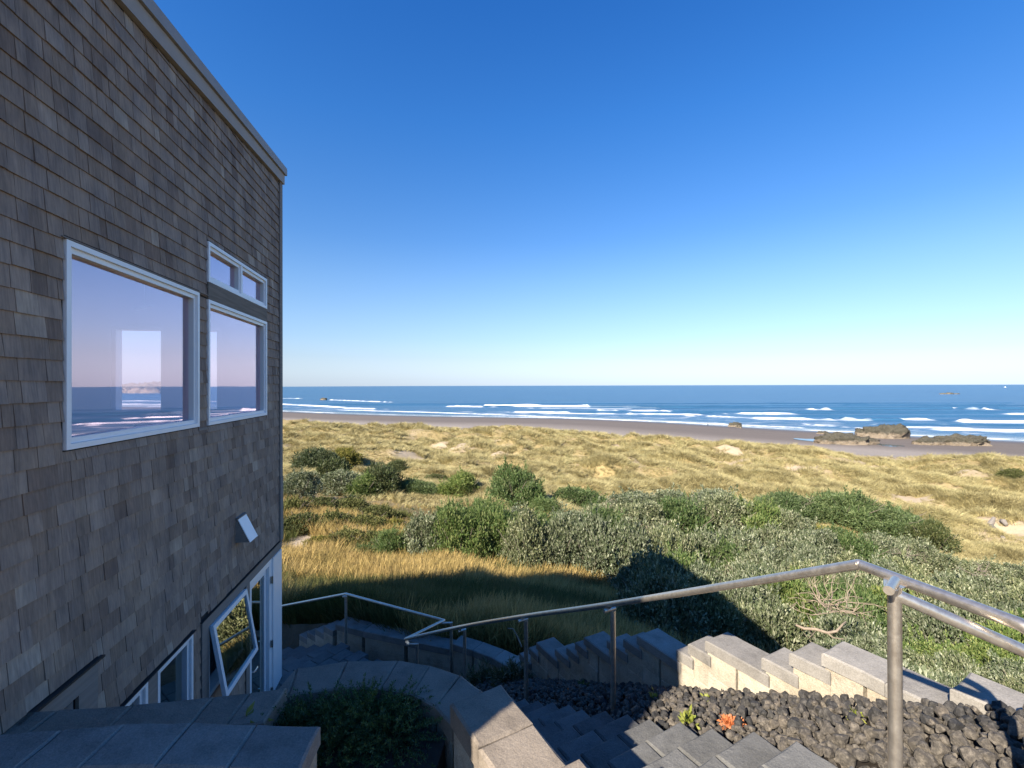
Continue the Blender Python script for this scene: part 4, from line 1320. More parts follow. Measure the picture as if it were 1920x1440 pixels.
def bush_at(kind, px, pyb, wpx, hpx, name, label, cat="shrub", group=None):
    x, y = ray_ground(px, pyb)
    r = wpx/2/FPX*y; h = hpx/FPX*y
    y2 = y + r*0.7; x2 = x + r*0.7*(px-960)/FPX
    return bush(kind, x2, y2, r*1.05, h*1.0, name, label, cat, group)

# single shrubs one can point at
bush_at('green', 968, 952, 104, 68, "conical_shrub", "tall pointed blue green shrub standing alone at the edge of the dune grass")
bush_at('bright', 1585, 1000, 150, 58, "green_shrub", "fresh green shrub mound before the dune grass right of centre")
bush_at('bright', 1660, 1020, 150, 40, "green_shrub", "fresh green shrub running down to the right beside the tall green mound")
bush_at('bright', 1470, 985, 110, 46, "green_shrub", "small dull green shrub at the back of the silver thicket left of the green mound")
bush_at('yellow', 1552, 1052, 80, 50, "yellow_shrub", "yellow tinged shrub in the middle of the silver thicket")
bush_at('dark', 1748, 1045, 70, 50, "twiggy_shrub", "dark twiggy shrub between the thicket and the bare sand")
bush_at('dark', 588, 888, 75, 38, "dark_shrub", "dark shrub farthest left against the dune grass beside the house")
bush_at('gorse', 645, 880, 62, 36, "brown_shrub", "brown topped shrub behind the dark left shrubs")
bush_at('dark', 625, 912, 80, 42, "dark_shrub", "dark green shrub below the brown topped shrub near the house")
bush_at('silver', 560, 935, 90, 46, "grey_shrub", "grey green shrub touching the house corner above the brown gorse")
bush_at('silver', 640, 930, 100, 40, "grey_shrub", "pale grey shrub in the middle of the left shrub group")
bush_at('dark', 715, 930, 74, 48, "dark_shrub", "rounded dark shrub with black shade under its right side")
bush_at('green', 680, 935, 70, 36, "grey_shrub", "mixed green shrub joined to the rounded dark one")
bush_at('bright', 775, 928, 90, 26, "low_green_shrub", "low bright green shrub right of the rounded dark shrub")
bush_at('green', 862, 932, 90, 36, "reed_clump", "upright grey green reedy shrub with a dark end near the middle", "reeds")
bush_at('dark', 745, 888, 40, 18, "small_dark_shrub", "tiny dark shrub on the dune foot above the rounded dark shrub")
bush_at('gorse', 815, 905, 44, 14, "small_brown_shrub", "tiny brown shrub on the straw behind the reeds")
bush_at('green', 1085, 960, 110, 34, "low_green_shrub", "low grey green shrub on the sandy strip left of the thicket")
bush_at('green', 1020, 965, 70, 24, "low_green_shrub", "low yellow green shrub right below the pointed shrub")
bush_at('gorse', 1898, 1005-98, 44, 22, "dune_shrub", "small round brown shrub on the right dune crest")
# gorse patch on the left, and the tall green willow mass in the middle left: rows counted from the left
ORD = ['', 'first', 'second', 'third', 'fourth', 'fifth', 'sixth', 'seventh', 'eighth', 'ninth', 'tenth', 'eleventh', 'twelfth', 'thirteenth', 'fourteenth', 'fifteenth', 'sixteenth', 'seventeenth', 'eighteenth']
def in_rows(items, cuts):
    """(row name, rank from the left, item)"""
    out = []
    for lo, hi, nm in cuts:
        for r_, it in enumerate(sorted([i for i in items if lo <= i[1] < hi])):
            out.append((nm, r_+1, it))
    return out
for k, (row, n_, (px, py, w_, h_)) in enumerate(in_rows([(548,968,70,34),(600,960,78,30),(655,965,80,32),(705,975,70,30),(560,1000,80,36),(620,995,84,34),(680,1000,80,34),(735,1000,60,28),(650,1030,80,34),(700,1032,70,30),(600,1030,50,26),(755,975,40,20)],
        [(0,985,'back'),(985,1015,'middle'),(1015,2000,'front')])):
    bush_at('gorse', px, py+4, w_*1.15, h_*1.15, "gorse_bush", ORD[n_] + " brown green gorse bush from the house in the %s row of the gorse patch" % row, "shrub", "gorse bushes beside the house")
for k, (row, n_, (px, py, w_, h_)) in enumerate(in_rows([(735,1062,90,58),(800,1060,110,80),(860,1068,120,95),(925,1068,120,100),(985,1085,110,110),(795,1035,90,55),(850,1020,110,60),(910,1010,110,60),(965,1020,100,60),(1010,1050,110,75),(680,1062,60,34)],
        [(0,1045,'back'),(1045,2000,'front')])):
    kd = 'green' if k % 3 else 'silver'
    bush_at(kd, px, py, w_, h_, "willow_bush", ORD[n_] + " willow bush from the left in the %s row behind the golden grass" % row, "shrub", "green willows behind the golden grass")
# silver thicket, centre to right, packed
sil = []; cntr = {}
for (px, py, w_, h_) in sorted([(1045,1090,120,110),(1110,1105,130,120),(1180,1110,130,115),(1250,1115,130,110),(1320,1115,130,110),(1390,1110,130,105),(1450,1105,130,105),
                         (1060,1040,120,80),(1130,1040,130,85),(1200,1030,130,85),(1275,1030,140,90),(1345,1030,140,95),(1415,1035,130,85),(1480,1050,130,80),
                         (1130,995,110,50),(1190,990,120,62),(1260,985,120,64),(1335,985,140,66),(1385,1000,80,60),(1440,1010,110,52),
                         (1530,1085,120,80),(1590,1085,120,75),(1650,1085,120,72),(1500,1120,120,90),(1720,1085,110,60),(1780,1105,120,45),(1850,1115,120,45),(1915,1120,110,45)]):
    row = 'front' if py > 1080 else ('middle' if py > 1020 else 'back')
    cntr[row] = cntr.get(row, 0) + 1
    h_ *= {'front': 0.95, 'middle': 0.88, 'back': 0.8}[row]
    sil.append(bush_at('green' if len(sil) % 6 == 4 else 'silver', px, py, w_, h_, "thicket_bush", ORD[cntr[row]] + " bush from the left in the %s row of the broad thicket" % row, "shrub", "silver thicket below the wall"))
# near slope to the right of the stepped wall: close bushes with visible leaves
cnt = 0
tries = 0
placed = []
rq = random.Random(77)
while tries < 4000 and cnt < 75:
    tries += 1
    y = rq.uniform(2.2, 24); x = rq.uniform(1.0, 30)
    u_ = 0.488*x + 0.873*y
    w_ = (x-B0.x)*DW.x + (y-B0.y)*DW.y
    s_ = (x-B0.x)*DS.x + (y-B0.y)*DS.y
    r = 0.75 + 0.03*y
    if w_ < 1.1 + r*1.02 or x/y < 0.30 + max(0, 9-y)*0.05 or x/y > 1.45 or u_ > 30: continue
    if x/y < 0.62 and y < 11: continue
    if (x-6.2)**2 + (y-8.8)**2 < 0.9**2: continue
    if any((x-a)**2+(y-b)**2 < (0.62*(r+c))**2 for a, b, c in placed): continue
    placed.append((x, y, r)); cnt += 1
    near = y < 11
    kd = rq.choice(['silver_near','silver_near','silver_near','green_near']) if near else rq.choice(['silver','silver','green','silver'])
    bush(kd, x, y, r*1.15, r*(1.25 if near else 1.5), "slope_bush", "leafy silver green bush crowding the slope right of the stepped wall", "shrub", "bushes on the slope right of the wall", sink=0.15)

# dead branches in a gap of the slope bushes
for (px, py, Y, sp, lab) in [(1545, 1135, 9.6, 1.0, "bundle of bare pale dead branches in a gap of the bushes under the rail bend"),
                             (1830, 1075, 17, 0.8, "few dry brown twigs sticking out of the bushes near the right edge"),
                             (1230, 1000, 30, 1.6, "bare pale branches poking from the top of the silver thicket"),
                             (1395, 1010, 30, 1.5, "grey bare branches at the right end of the thicket's back row"), (1290, 1060, 24, 1.2, "bare twigs in the middle of the silver thicket"), (1135, 955, 33, 1.2, "bare grey twigs at the top edge of the thicket near the sandy strip"), (1120, 1070, 24, 1.1, "short bare twigs low on the left side of the thicket"), (1690, 1040, 24, 1.1, "brown bare twigs beside the dark twiggy shrub"),
                             (1165, 1010, 28, 1.4, "thin bare branches poking from the left part of the silver thicket")]:
    p = at(px, py, Y)
    o = bpy.data.objects.new("dead_branch", twig_mesh("dead_branch", int(px), M['bark'] if px > 1600 else M['deadwood'], 30 if Y < 12 else 9, sp, 0.011 if Y < 12 else 0.016))
    o.location = p
    finish(o, None, lab, "dead branch")
m = MB(); q = [at(1490,1172,9.3), at(1506,1179,9.2), at(1527,1180,9.1), at(1549,1187,9.0), at(1566,1184,9.0), at(1577,1172,9.05), at(1584,1166,9.2)]
m.tube(q, [0.02,0.026,0.027,0.026,0.022,0.017,0.010], 7)
m.tube([q[3], at(1560,1196,8.95), at(1580,1199,8.95)], [0.016,0.013,0.007], 6)
m.build("fallen_branch", M['deadwood'], None, True, label="long grey branch curving along the ground under the dead branches", cat="dead branch")

# planter shrub (juniper) and small weeds
def spray_mesh(name, seed, mat, n=900, R_=(0.3,0.22,0.16), leaf=(0.028,0.008), sprays=46):
    g = np.random.default_rng(seed)
    vs, rn = [], []
    for k in range(sprays):
        d = g.normal(size=3); d[2] = abs(d[2])*0.8+0.15; d /= np.linalg.norm(d)
        L = g.uniform(0.7, 1.15)
        base = np.array([0,0,0.0])
        m_ = n//sprays
        tt = np.sort(g.uniform(0.25, 1, m_))
        cur = np.outer(tt, d)*L + np.outer(tt**2, [0,0,-0.15])
        pos = cur*np.array(R_)
        ax = d + g.normal(size=(m_, 3))*0.8; ax /= np.linalg.norm(ax, axis=1)[:, None]
        sd = np.cross(ax, g.normal(size=(m_, 3))); sd /= np.linalg.norm(sd, axis=1)[:, None]
        l_ = leaf[0]*g.uniform(.7, 1.4, m_)[:, None]
        vs.append(np.stack([pos, pos+ax*l_*.5+sd*leaf[1], pos+ax*l_, pos+ax*l_*.5-sd*leaf[1]], 1).reshape(-1, 3))
        rn.append(np.clip(0.3+0.5*tt+0.15*g.normal(size=m_), 0, 1))
    v = np.concatenate(vs)
    return np_mesh(name, v, quads=np.arange(len(v)).reshape(-1, 4), mat=mat, fattr={'rnd': np.concatenate(rn)})
root = empty("planter_shrub", (-0.92, 2.80, -2.12), 0, "dark green feathery shrub spilling over the curved planter wall", "shrub")
for (dx, dy, dz, k) in ((0,0,0.06,1), (-0.28,0.02,0.02,2), (0.20,-0.10,0.02,3), (-0.1,-0.22,0.02,4), (-0.45,-0.12,-0.02,5), (0.12,0.08,0.0,6)):
    o = bpy.data.objects.new("foliage", spray_mesh("foliage", 900+k, M['leaf_juniper'], 7000, (0.36,0.26,0.25), (0.019,0.0030), 110)); o.location = (dx, dy, dz); finish(o, root)
root = empty("broadleaf_weed", (-1.56, 2.66, -2.02), 0, "small broad leaved weed in the planter beside the straight wall end", "plant")
o = bpy.data.objects.new("leaf", spray_mesh("leaf", 950, M['leaf_bright'], 60, (0.12,0.10,0.14), (0.06,0.014), 12)); finish(o, root)
# planter soil
m = MB(); m.prism([(-2.9,2.42),(-0.45,2.2),(-0.40,2.70),(-0.8,3.0),(-1.6,2.95),(-2.9,2.6)], -2.6, -2.10)
m.build("planter_soil", M['soil'], None, kind='structure')
M['leaf_orange'] = mat_leaf("orange_leaf", [(0.35,0.09,0.03), (0.55,0.17,0.06), (0.62,0.28,0.14)], 0.2, 0.5, 0.3, 0.1)
M['leaf_lime'] = mat_leaf("lime_leaf", [(0.14,0.17,0.02), (0.25,0.28,0.04), (0.38,0.38,0.10)], 0.3, 0.5, 0.3, 0.1)
def weed(s, w, mat, R_, leaf, n, sp, name, lab, seed):
    o = bpy.data.objects.new(name, spray_mesh(name, seed, mat, n, R_, leaf, sp))
    o.location = sw(s, w, bed_z(s)+0.03)
    finish(o, None, lab, "plant")
def sw_of(px, py):
    Y = 2.0
    while Y < 9:
        p = at(px, py, Y); s_ = (p.x-B0.x)*DS.x + (p.y-B0.y)*DS.y; w_ = (p.x-B0.x)*DW.x + (p.y-B0.y)*DW.y
        if p.z <= bed_z(s_)+0.05: return s_, w_
        Y += 0.01
    return 1.0, 0.4
for k, (px, py, mt, R_, lf, n, sp, nm, lab) in enumerate([
    (1368,1352,'leaf_orange',(0.085,0.06,0.03),(0.028,0.008),420,40,"orange_succulent","patch of orange succulent leaves among the black rocks"),
    (1066,1312-18,'leaf_orange',(0.06,0.05,0.03),(0.022,0.006),120,20,"orange_succulent","faint orange weed on the shaded rocks between two rail posts"),
    (1289,1350,'leaf_lime',(0.05,0.05,0.09),(0.04,0.009),70,14,"green_weed","lime green weed at the bottom of the rocks left of the orange patch"),
    (1224,1310,'leaf_lime',(0.03,0.03,0.14),(0.05,0.009),26,6,"green_weed","upright yellow green blade at the shade edge on the rocks"),
    (1270,1262,'leaf_lime',(0.03,0.03,0.08),(0.05,0.009),26,8,"green_weed","small green tuft at the foot of the wall near the shade edge"),
    (1321,1312,'leaf_lime',(0.03,0.03,0.07),(0.04,0.008),20,6,"green_weed","tiny pale tuft in the middle of the sunlit rocks"),
    (1598,1340,'leaf_lime',(0.04,0.03,0.08),(0.04,0.010),24,6,"green_weed","pale tuft against the cream blocks left of the near post"),
    (1093,1285,'leaf_juniper',(0.05,0.05,0.11),(0.05,0.008),60,12,"green_weed","dark green weed on shaded rocks left of the tall middle post")]):
    s_, w_ = sw_of(px, py)
    weed(s_, w_, M[mt], R_, lf, n, sp, nm, lab, 960+k)
# grassy plant between stair and curved wall
for k, (X_, Y_, Z_) in enumerate([(-0.45, 6.9, -4.55), (0.0, 6.4, -4.2)]):
    o = bpy.data.objects.new("dark_fern", spray_mesh("dark_fern", 980+k, M['leaf_dark'], 900, (0.34,0.30,0.40), (0.10,0.007), 60))
    o.location = (X_, Y_, Z_)
    finish(o, None, ["dark grassy fern at the foot of the stairs by the curved wall", "dark grassy fern at the lowest rocks beside the third post"][k], "plant")

# ------------------------------------------------------------------ grass
def tuft_mesh(name, seed, mat, blades=26, h=0.7, spread=0.28, lean=0.5, w=0.012, seeds=0.0):
    g = np.random.default_rng(seed)
    vs, qs, rn = [], [], []
    n0 = 0
    for i in range(blades):
        an = g.uniform(0, 2*np.pi); r0 = spread*np.sqrt(g.random())*0.5
        H = h*g.uniform(0.6, 1.15); ln = lean*g.uniform(0.2, 1.3)*H
        an2 = an + g.normal()*0.6
        p0 = np.array([r0*np.cos(an), r0*np.sin(an), -0.05])
        pts = [p0 + np.array([np.cos(an2)*ln*f**2, np.sin(an2)*ln*f**2, (H+0.05)*(f - 0.18*lean*f**3)]) for f in (0, 0.4, 0.75, 1.0)]
        sd = np.array([-np.sin(an2+0.9), np.cos(an2+0.9), 0])
        ws = [w, w*0.9, w*0.6, w*0.12]
        if seeds and g.random() < seeds: ws = [w*.5, w*.5, w*1.6, w*0.5]
        for p, ww in zip(pts, ws): vs += [p-sd*ww/2, p+sd*ww/2]
        for k in range(3):
            a = n0+2*k; qs.append([a, a+1, a+3, a+2])
        c = np.clip(0.5+0.3*g.normal(), 0, 1); rn += [c]*3
        n0 += 8
    me = np_mesh(name, np.array(vs), quads=np.array(qs), mat=mat, fattr={'rnd': rn})
    return me

def scatter(name, src_mesh, pts, rot, scl, kind='stuff'):
    """one object holding the points; a small node group puts a tuft on each"""
    me = bpy.data.meshes.new(name)
    me.vertices.add(len(pts))
    me.vertices.foreach_set("co", np.asarray(pts, np.float32).ravel())
    a = me.attributes.new("rot", 'FLOAT_VECTOR', 'POINT'); a.data.foreach_set("vector", np.asarray(rot, np.float32).ravel())
    a = me.attributes.new("scl", 'FLOAT_VECTOR', 'POINT'); a.data.foreach_set("vector", np.asarray(scl, np.float32).ravel())
    me.update()
    o = bpy.data.objects.new(name, me)
    finish(o, None, kind=kind)
    src = bpy.data.objects.new(name + "_tuft", src_mesh)
    ng = bpy.data.node_groups.new(name, 'GeometryNodeTree')
    ng.interface.new_socket(name="Geometry", in_out='INPUT', socket_type='NodeSocketGeometry')
    ng.interface.new_socket(name="Geometry", in_out='OUTPUT', socket_type='NodeSocketGeometry')
    N = ng.nodes
    gi = N.new('NodeGroupInput'); go = N.new('NodeGroupOutput')
    ip = N.new('GeometryNodeInstanceOnPoints'); oi = N.new('GeometryNodeObjectInfo')
    oi.inputs['Object'].default_value = src
    oi.inputs['As Instance'].default_value = True
    ar = N.new('GeometryNodeInputNamedAttribute'); ar.data_type = 'FLOAT_VECTOR'; ar.inputs['Name'].default_value = "rot"
    asx = N.new('GeometryNodeInputNamedAttribute'); asx.data_type = 'FLOAT_VECTOR'; asx.inputs['Name'].default_value = "scl"
    er = N.new('FunctionNodeEulerToRotation')
    L = ng.links.new
    L(gi.outputs[0], ip.inputs['Points']); L(oi.outputs['Geometry'], ip.inputs['Instance'])
    L(ar.outputs['Attribute'], er.inputs[0]); L(er.outputs[0], ip.inputs['Rotation']); L(asx.outputs['Attribute'], ip.inputs['Scale'])
    L(ip.outputs['Instances'], go.inputs[0])
    md = o.modifiers.new("tufts", 'NODES'); md.node_group = ng
    return o

g = np.random.default_rng(99)
def spread_points(n, ymin, ymax, ang, power=1.0):
    """more points close by: density falls with distance"""
    y = ymin*(ymax/ymin)**g.random(n) if power == 1 else ymin+(ymax-ymin)*g.random(n)
    x = y*(ang[0]+(ang[1]-ang[0])*g.random(n))
    return x, y
M['dune_grass'] = mat_grass("dune_grass", [(0.175,0.145,0.065), (0.365,0.305,0.138), (0.51,0.43,0.21), (0.34,0.315,0.14)], 0.22)
M['gold_grass'] = mat_grass("golden_grass", [(0.17,0.145,0.045), (0.33,0.235,0.08), (0.46,0.33,0.125), (0.28,0.20,0.08)], 0.5)
M['green_grass'] = mat_grass("green_grass", [(0.05,0.075,0.02), (0.10,0.11,0.032), (0.16,0.14,0.05), (0.22,0.16,0.065)], 0.6)

# dunes
x, y = spread_points(190000, 28, 190, (-0.62, 1.25), 1)
u_, v_ = u_eff(x, y)
sm = sand_mask(x, y)
dens = sstep(33, 46, u_)*(1-sstep(137, 147, u_))
keep = (g.random(len(x)) < dens*(1-0.985*sm))
x, y, u_, v_ = x[keep], y[keep], u_[keep], v_[keep]
zz = terrain_z(x, y, False)
n = len(x)
hs = (0.28+0.75*sstep(0.35,0.7,fbm(x/4.0, y/4.0, 201, 3)))*(1+y/260.0)
rot = np.stack([g.normal(0.05, 0.16, n), g.normal(0.12, 0.16, n), g.random(n)*6.283], 1)
scl = np.stack([hs*1.5, hs*1.5, hs*(0.8+0.4*g.random(n))], 1)
for k in range(3):
    q = np.arange(n) % 3 == k
    scatter("dune_grass", tuft_mesh("dune_tuft", 40+k, M['dune_grass'], 30, 0.75, 0.55, 0.75, 0.030), np.stack([x, y, zz], 1)[q], rot[q], scl[q])
print("dune tufts", n)
# golden meadow strip and slope grass
x, y = spread_points(60000, 8.2, 45, (-0.75, 0.75), 1)
u_, v_ = u_eff(x, y)
ins = in_poly(x, y, inside_poly)
gold = sstep(0.40, 0.56, fbm(x/3.2, y/3.2, 301, 3) + 0.22*sstep(10, 15, u_) - 0.10)
keep = (~ins) & (u_ > 6.3) & (u_ < 44) & (g.random(len(x)) < np.where(u_ > 23, 0.35, 1.0)) & (g.random(len(x)) > sand_mask(x, y)) & ((x < 0.33*y + np.maximum(0, 9-y)*0.06) | (g.random(len(x)) < 0.06))
x, y, u_, gold = x[keep], y[keep], u_[keep], gold[keep]
zz = terrain_z(x, y, False)
for (px, py, r) in [(790,945,3.5),(860,950,3.5),(930,985,3.0),(770,965,3.0),(690,1030,2.0),(985,1065,2.2),(960,1090,1.6),(900,1075,1.2),(720,985,2.0),(560,1130,1.6)]:
    q_ = ray_ground(px, py); gold = gold*(1-np.exp(-((x-q_[0])**2+(y-q_[1])**2)/r**2))
isg = g.random(len(x)) < gold
for nm, sel, mt, hh in (("golden_grass", isg, 'gold_grass', 0.72), ("green_grass", ~isg, 'green_grass', 0.55)):
    xx, yy, z_ = x[sel], y[sel], zz[sel]
    n = len(xx)
    hs = (0.7+0.6*fbm(xx/1.5, yy/1.5, 303, 3))*np.where(0.488*xx+0.873*yy > 23, 0.6, 1.0)
    rot = np.stack([g.normal(0, 0.14, n), g.normal(0.05, 0.14, n), g.random(n)*6.283], 1)
    scl = np.stack([hs*1.1, hs*1.1, hs*(0.75+0.5*g.random(n))], 1)
    for k in range(2):
        q = np.arange(n) % 2 == k
        scatter(nm, tuft_mesh(nm + "_tuft", 60+k+len(nm), M[mt], 22, hh, 0.30, 0.45, 0.011, 0.4 if mt == 'gold_grass' else 0.1), np.stack([xx, yy, z_], 1)[q], rot[q], scl[q])
    print(nm, n)

# ------------------------------------------------------------------ beach things
t = NT("shore_rock")
P = t.pos()
gz = t.attr("zn").outputs['Fac']
n1 = t.noise(P, 0.9, 6, 0.7); n2 = t.noise(P, 3.5, 5, 0.7)
pale = t.ramp(n2, [(0.3, (0.24,0.185,0.13)), (0.7, (0.42,0.34,0.25))])
dark = t.ramp(n2, [(0.3, (0.055,0.050,0.038)), (0.7, (0.185,0.165,0.120))])
f = t.ramp(t.math('ADD', gz, t.math('MULTIPLY', t.math('SUBTRACT', n1, 0.5), 0.6)), [(0.46, 0.0), (0.58, 1.0)])
t.color(t.mix(f, pale, dark)); t.rough(0.9); t.spec(0.2)
t.l(t.bump(n2, 1.0, 0.9), t.b.inputs['Normal'])
M['shore_rock'] = t.m
def boulder(name, cx, cy, base, sx, sy, h, seed, label, flat=0.5, mat=None, tilt=0.0):
    bm = bmesh.new(); bmesh.ops.create_icosphere(bm, subdivisions=5, radius=1.0)
    co = np.array([v.co[:] for v in bm.verts])
    d = co/np.linalg.norm(co, axis=1)[:, None]
    nn = fbm(d[:,0]*2.2+seed, d[:,1]*2.2+d[:,2]*1.7, seed, 4)-0.5
    n3 = fbm(d[:,0]*7+seed, d[:,1]*7+d[:,2]*6, seed+9, 3)-0.5
    zz_ = np.sign(d[:,2])*np.abs(d[:,2])**flat
    rg_ = 1-np.abs(2*fbm(d[:,0]*4+seed, d[:,1]*4+d[:,2]*5, seed+31, 4)-1)
    rr_b = 1 + 0.7*nn + 0.34*n3 - 0.30*(rg_-0.75)
    out = np.stack([d[:,0]*sx*rr_b, d[:,1]*sy*rr_b, (zz_*rr_b*(1+0.0*d[:,0]))*h + tilt*d[:,0]*h*(d[:,2] > 0)], 1)
    for v, c_ in zip(bm.verts, out): v.co = c_
    bm.verts.ensure_lookup_table()
    me = bpy.data.meshes.new(name); bm.to_mesh(me); bm.free()
    at_ = me.attributes.new("zn", 'FLOAT', 'POINT'); at_.data.foreach_set("value", (out[:,2]/h).astype(np.float32))
    me.materials.append(mat or M['shore_rock']); me.shade_smooth()
    o = bpy.data.objects.new(name, me); o.location = (cx, cy, base)
    return finish(o, None, label, "rock", "rocks on the shore")
def rock_at(px0, px1, ptop, pbase, seed, label, flat=0.5, name="shore_rock", tilt=0.0, zb=None):
    if zb is None:
        x, y = ray_ground((px0+px1)/2, pbase)
    else:
        p = at_z((px0+px1)/2, pbase, zb); x, y = p.x, p.y
    zb_ = float(terrain_z(np.array([x]), np.array([y]), False)[0]) if zb is None else zb
    half = (px1-px0)/2/FPX*y
    h = (pbase-ptop)/FPX*y
    return boulder(name, x, y+half*0.35, zb_-0.25*h, half*0.98, half*0.6, h*1.05, seed, label, flat, None, tilt)
rock_at(1617, 1711, 793, 823.5, 3, "largest flat topped rock on the sand at the water's edge", 0.5)
rock_at(1543, 1648, 812, 835, 8, "long low dark crusted rock on the sand in front of the largest rock", 0.7)
rock_at(1722, 1776, 820, 836, 14, "small pale rock just left of the lying brown rock on the right", 0.7)
rock_at(1776, 1866, 818, 837.5, 21, "lying brown rock with a dark top farthest right on the beach", 0.45)
rock_at(1534, 1556, 809, 815, 33, "little pale rock on the sand left of the rock group", 0.7)
rock_at(1368, 1391, 792, 801, 41, "squarish brown rock alone at the waterline behind the dune", 0.4)
rock_at(600, 613, 744, 749, 52, "tiny black rock in the surf beside the house corner", 0.6, "surf_rock", zb=-22.2)
for k, (a, b, tp, bs) in enumerate([(1763,1776,738.5,741),(1776,1790,737.5,741),(1790,1801,739,741)]):
    rock_at(a, b, tp, bs, 60+k, ["left low rock of the far reef in the open sea", "middle rock of the far reef in the open sea", "right low rock of the far reef in the open sea"][k], 0.6, "reef_rock", zb=-22.2)
rock_at(1381, 1385, 798, 803, 71, "small white stone resting before the squarish brown rock", 0.7, "pale_stone")
rock_at(1386, 1390.5, 797.5, 803.5, 72, "second pale stone touching the right end of the squarish rock", 0.7, "pale_stone")
# headland of tall sea stacks seen through the house windows
for k, (X_, Y_, sx_, h_) in enumerate([(-1180,1500,90,42),(-1330,1560,70,30),(-1040,1480,40,22)]):
    boulder("headland_rock", X_, Y_, -26, sx_, 45, h_, 80+k, ["tall far headland stack seen through the big window", "lower far stack left of the headland seen through glass", "small far stack right of the headland seen through glass"][k], 0.6)
# tide pools
pw = NT("tide_pool_water"); pw.color((0.05,0.07,0.09)); pw.rough(0.06); pw.spec(0.6); M['pool'] = pw.m
for (pa, pb, ya, yb, sd) in [(1513,1560,825,834,1),(1650,1684,835,839,2),(1712,1724,833,834.5,3)]:
    x, y = ray_ground((pa+pb)/2, (ya+yb)/2)
    hx = (pb-pa)/2/FPX*y; Y0 = ray_ground((pa+pb)/2, ya)[1]; Y1 = ray_ground((pa+pb)/2, yb)[1]
    hy = max(1.0, abs(Y0-Y1)/2)
    pts = []
    for i in range(28):
        an = 2*math.pi*i/28; rr2 = 1+0.25*math.sin(3*an+sd)+0.15*math.sin(5*an+2*sd)
        pts.append((x+hx*rr2*math.cos(an), y+hy*rr2*math.sin(an)))
    zs = [float(terrain_z(np.array([p[0]]), np.array([p[1]]), False)[0]) for p in pts]
    zt = max(zs)+0.03
    m = MB(); m.prism(pts, min(zs)-0.3, zt); m.build("tide_pool", M['pool'], None, kind='structure')
# person on the beach
x, y = ray_ground(1327, 799.5)
zb = float(terrain_z(np.array([x]), np.array([y]), False)[0])
def person(x, y, z):
    root = empty("person", (x, y, z), R(20), "lone person in dark clothes standing on the wet beach", "person")
    me = bpy.data.meshes.new("body")
    vs = [(0,0,.92),(0,0,1.15),(0,0,1.40),(0,0,1.52),(0,0.01,1.64),(.1,0,.86),(.11,.02,.48),(.11,-.02,.06),(.12,.12,.03),(-.1,0,.86),(-.12,.14,.50),(-.12,.05,.06),(-.13,.19,.03),(.2,0,1.40),(.25,-.03,1.12),(.24,.08,.88),(-.2,0,1.40),(-.25,-.03,1.12),(-.24,.08,.88)]
    es = [(0,1),(1,2),(2,3),(3,4),(0,5),(5,6),(6,7),(7,8),(0,9),(9,10),(10,11),(11,12),(2,13),(13,14),(14,15),(2,16),(16,17),(17,18)]
    rd = [.14,.14,.15,.055,.10,.09,.065,.045,.04,.09,.065,.045,.04,.06,.045,.035,.06,.045,.035]
    me.from_pydata(vs, es, []); me.update()
    b = bpy.data.objects.new("body", me)
    finish(b, root)
    bm_skin = b.modifiers.new("skin", 'SKIN')
    for sv, r_ in zip(me.skin_vertices[0].data, rd): sv.radius = (r_, r_*0.85)
    me.skin_vertices[0].data[0].use_root = True
    b.modifiers.new("sub", 'SUBSURF').levels = 1
    me.materials.append(mat_plain("dark_clothes", (0.03,0.032,0.04), 0.8))
    h = MB(); hv = []
    bm = bmesh.new(); bmesh.ops.create_icosphere(bm, subdivisions=2, radius=0.115)
    for v in bm.verts: v.co.y -= 0.02
    hm = bpy.data.meshes.new("hair"); bm.to_mesh(hm); bm.free(); hm.materials.append(mat_plain("brown_hair", (0.05,0.03,0.02), 0.7))
    o = bpy.data.objects.new("hair", hm); o.location = (0, -0.01, 1.69); finish(o, root)
person(x, y, zb)
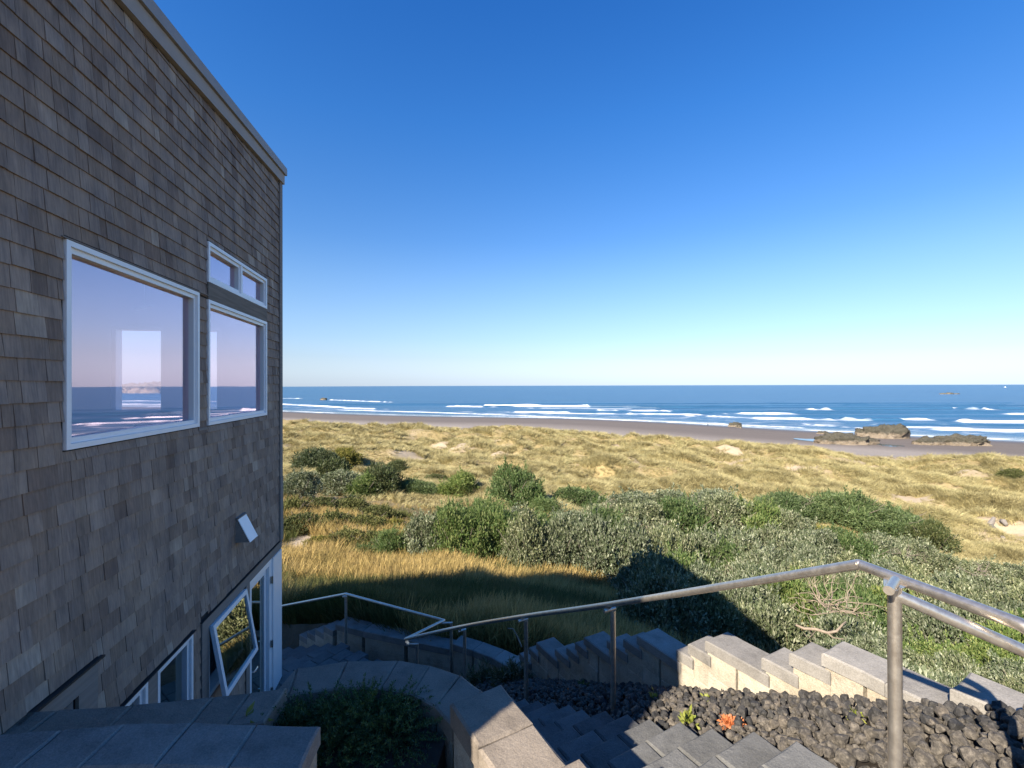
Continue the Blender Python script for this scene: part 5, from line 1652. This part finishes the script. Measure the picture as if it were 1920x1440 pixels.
# driftwood by the bare sand on the right
def ground_pt(px, py, lift=0.0):
    x, y = ray_ground(px, py)
    return Vector((x, y, float(terrain_z(np.array([x]), np.array([y]), False)[0]) + lift))
a, b = ground_pt(1857, 994, 0.28), ground_pt(1879, 1015, 0.2)
m = MB(); m.tube([a, a.lerp(b, .3)+Vector((0,0,.05)), a.lerp(b, .7), b], [0.2,0.19,0.16,0.17], 9)
m.build("driftwood_log", M['driftwood'], None, True, label="grey driftwood log slanting on the bare sand at the right", cat="log")
a, b = ground_pt(1854, 990, 0.2), ground_pt(1862, 985, 0.75)
m = MB(); m.tube([a, a.lerp(b,.5)+Vector((.1,0,.1)), b], [0.27,0.22,0.14], 9)
m.build("driftwood_stump", M['driftwood'], None, True, label="dark driftwood stump above the slanting log", cat="stump")
a, b = ground_pt(1874, 982, 0.3), ground_pt(1886, 992, 0.3)
m = MB(); m.tube([a, a.lerp(b,.5)+Vector((0,0,.15)), b], [0.1,0.26,0.16], 9)
m.build("driftwood_chunk", M['driftwood'], None, True, label="pale chunk of driftwood right of the dark stump", cat="log")
# broken pale stick in the shaded grass behind the third post
m = MB(); m.tube([at(977,1212,7.3), at(969,1193,7.35), at(961,1178,7.4)], [0.012,0.012,0.010], 6); m.tube([at(961,1178,7.4), at(951,1177,7.45)], 0.009, 6)
m.build("dry_stick", M['deadwood'], None, True, label="bent pale dry stick in the shaded grass behind the third rail post", cat="stick")
# far white boat
bx = at_z(1884, 728.5, -22)
bt = empty("fishing_boat", (bx.x, bx.y, -22), R(70), "tiny white boat on the horizon at the far right", "boat")
m = MB(); m.prism([(-9,-2.6),(6,-2.6),(11,0),(6,2.6),(-9,2.6)], -0.6, 2.2); m.build("hull", M['white'], bt)
m = MB(); m.prism([(-4,-1.8),(2,-1.8),(2,1.8),(-4,1.8)], 2.2, 6.0); m.build("cabin", M['white'], bt)
m = MB(); m.tube([(0,0,6.0),(0,0,12)], 0.25, 6); m.build("mast", M['dark'], bt)
print("objects", len(bpy.data.objects))
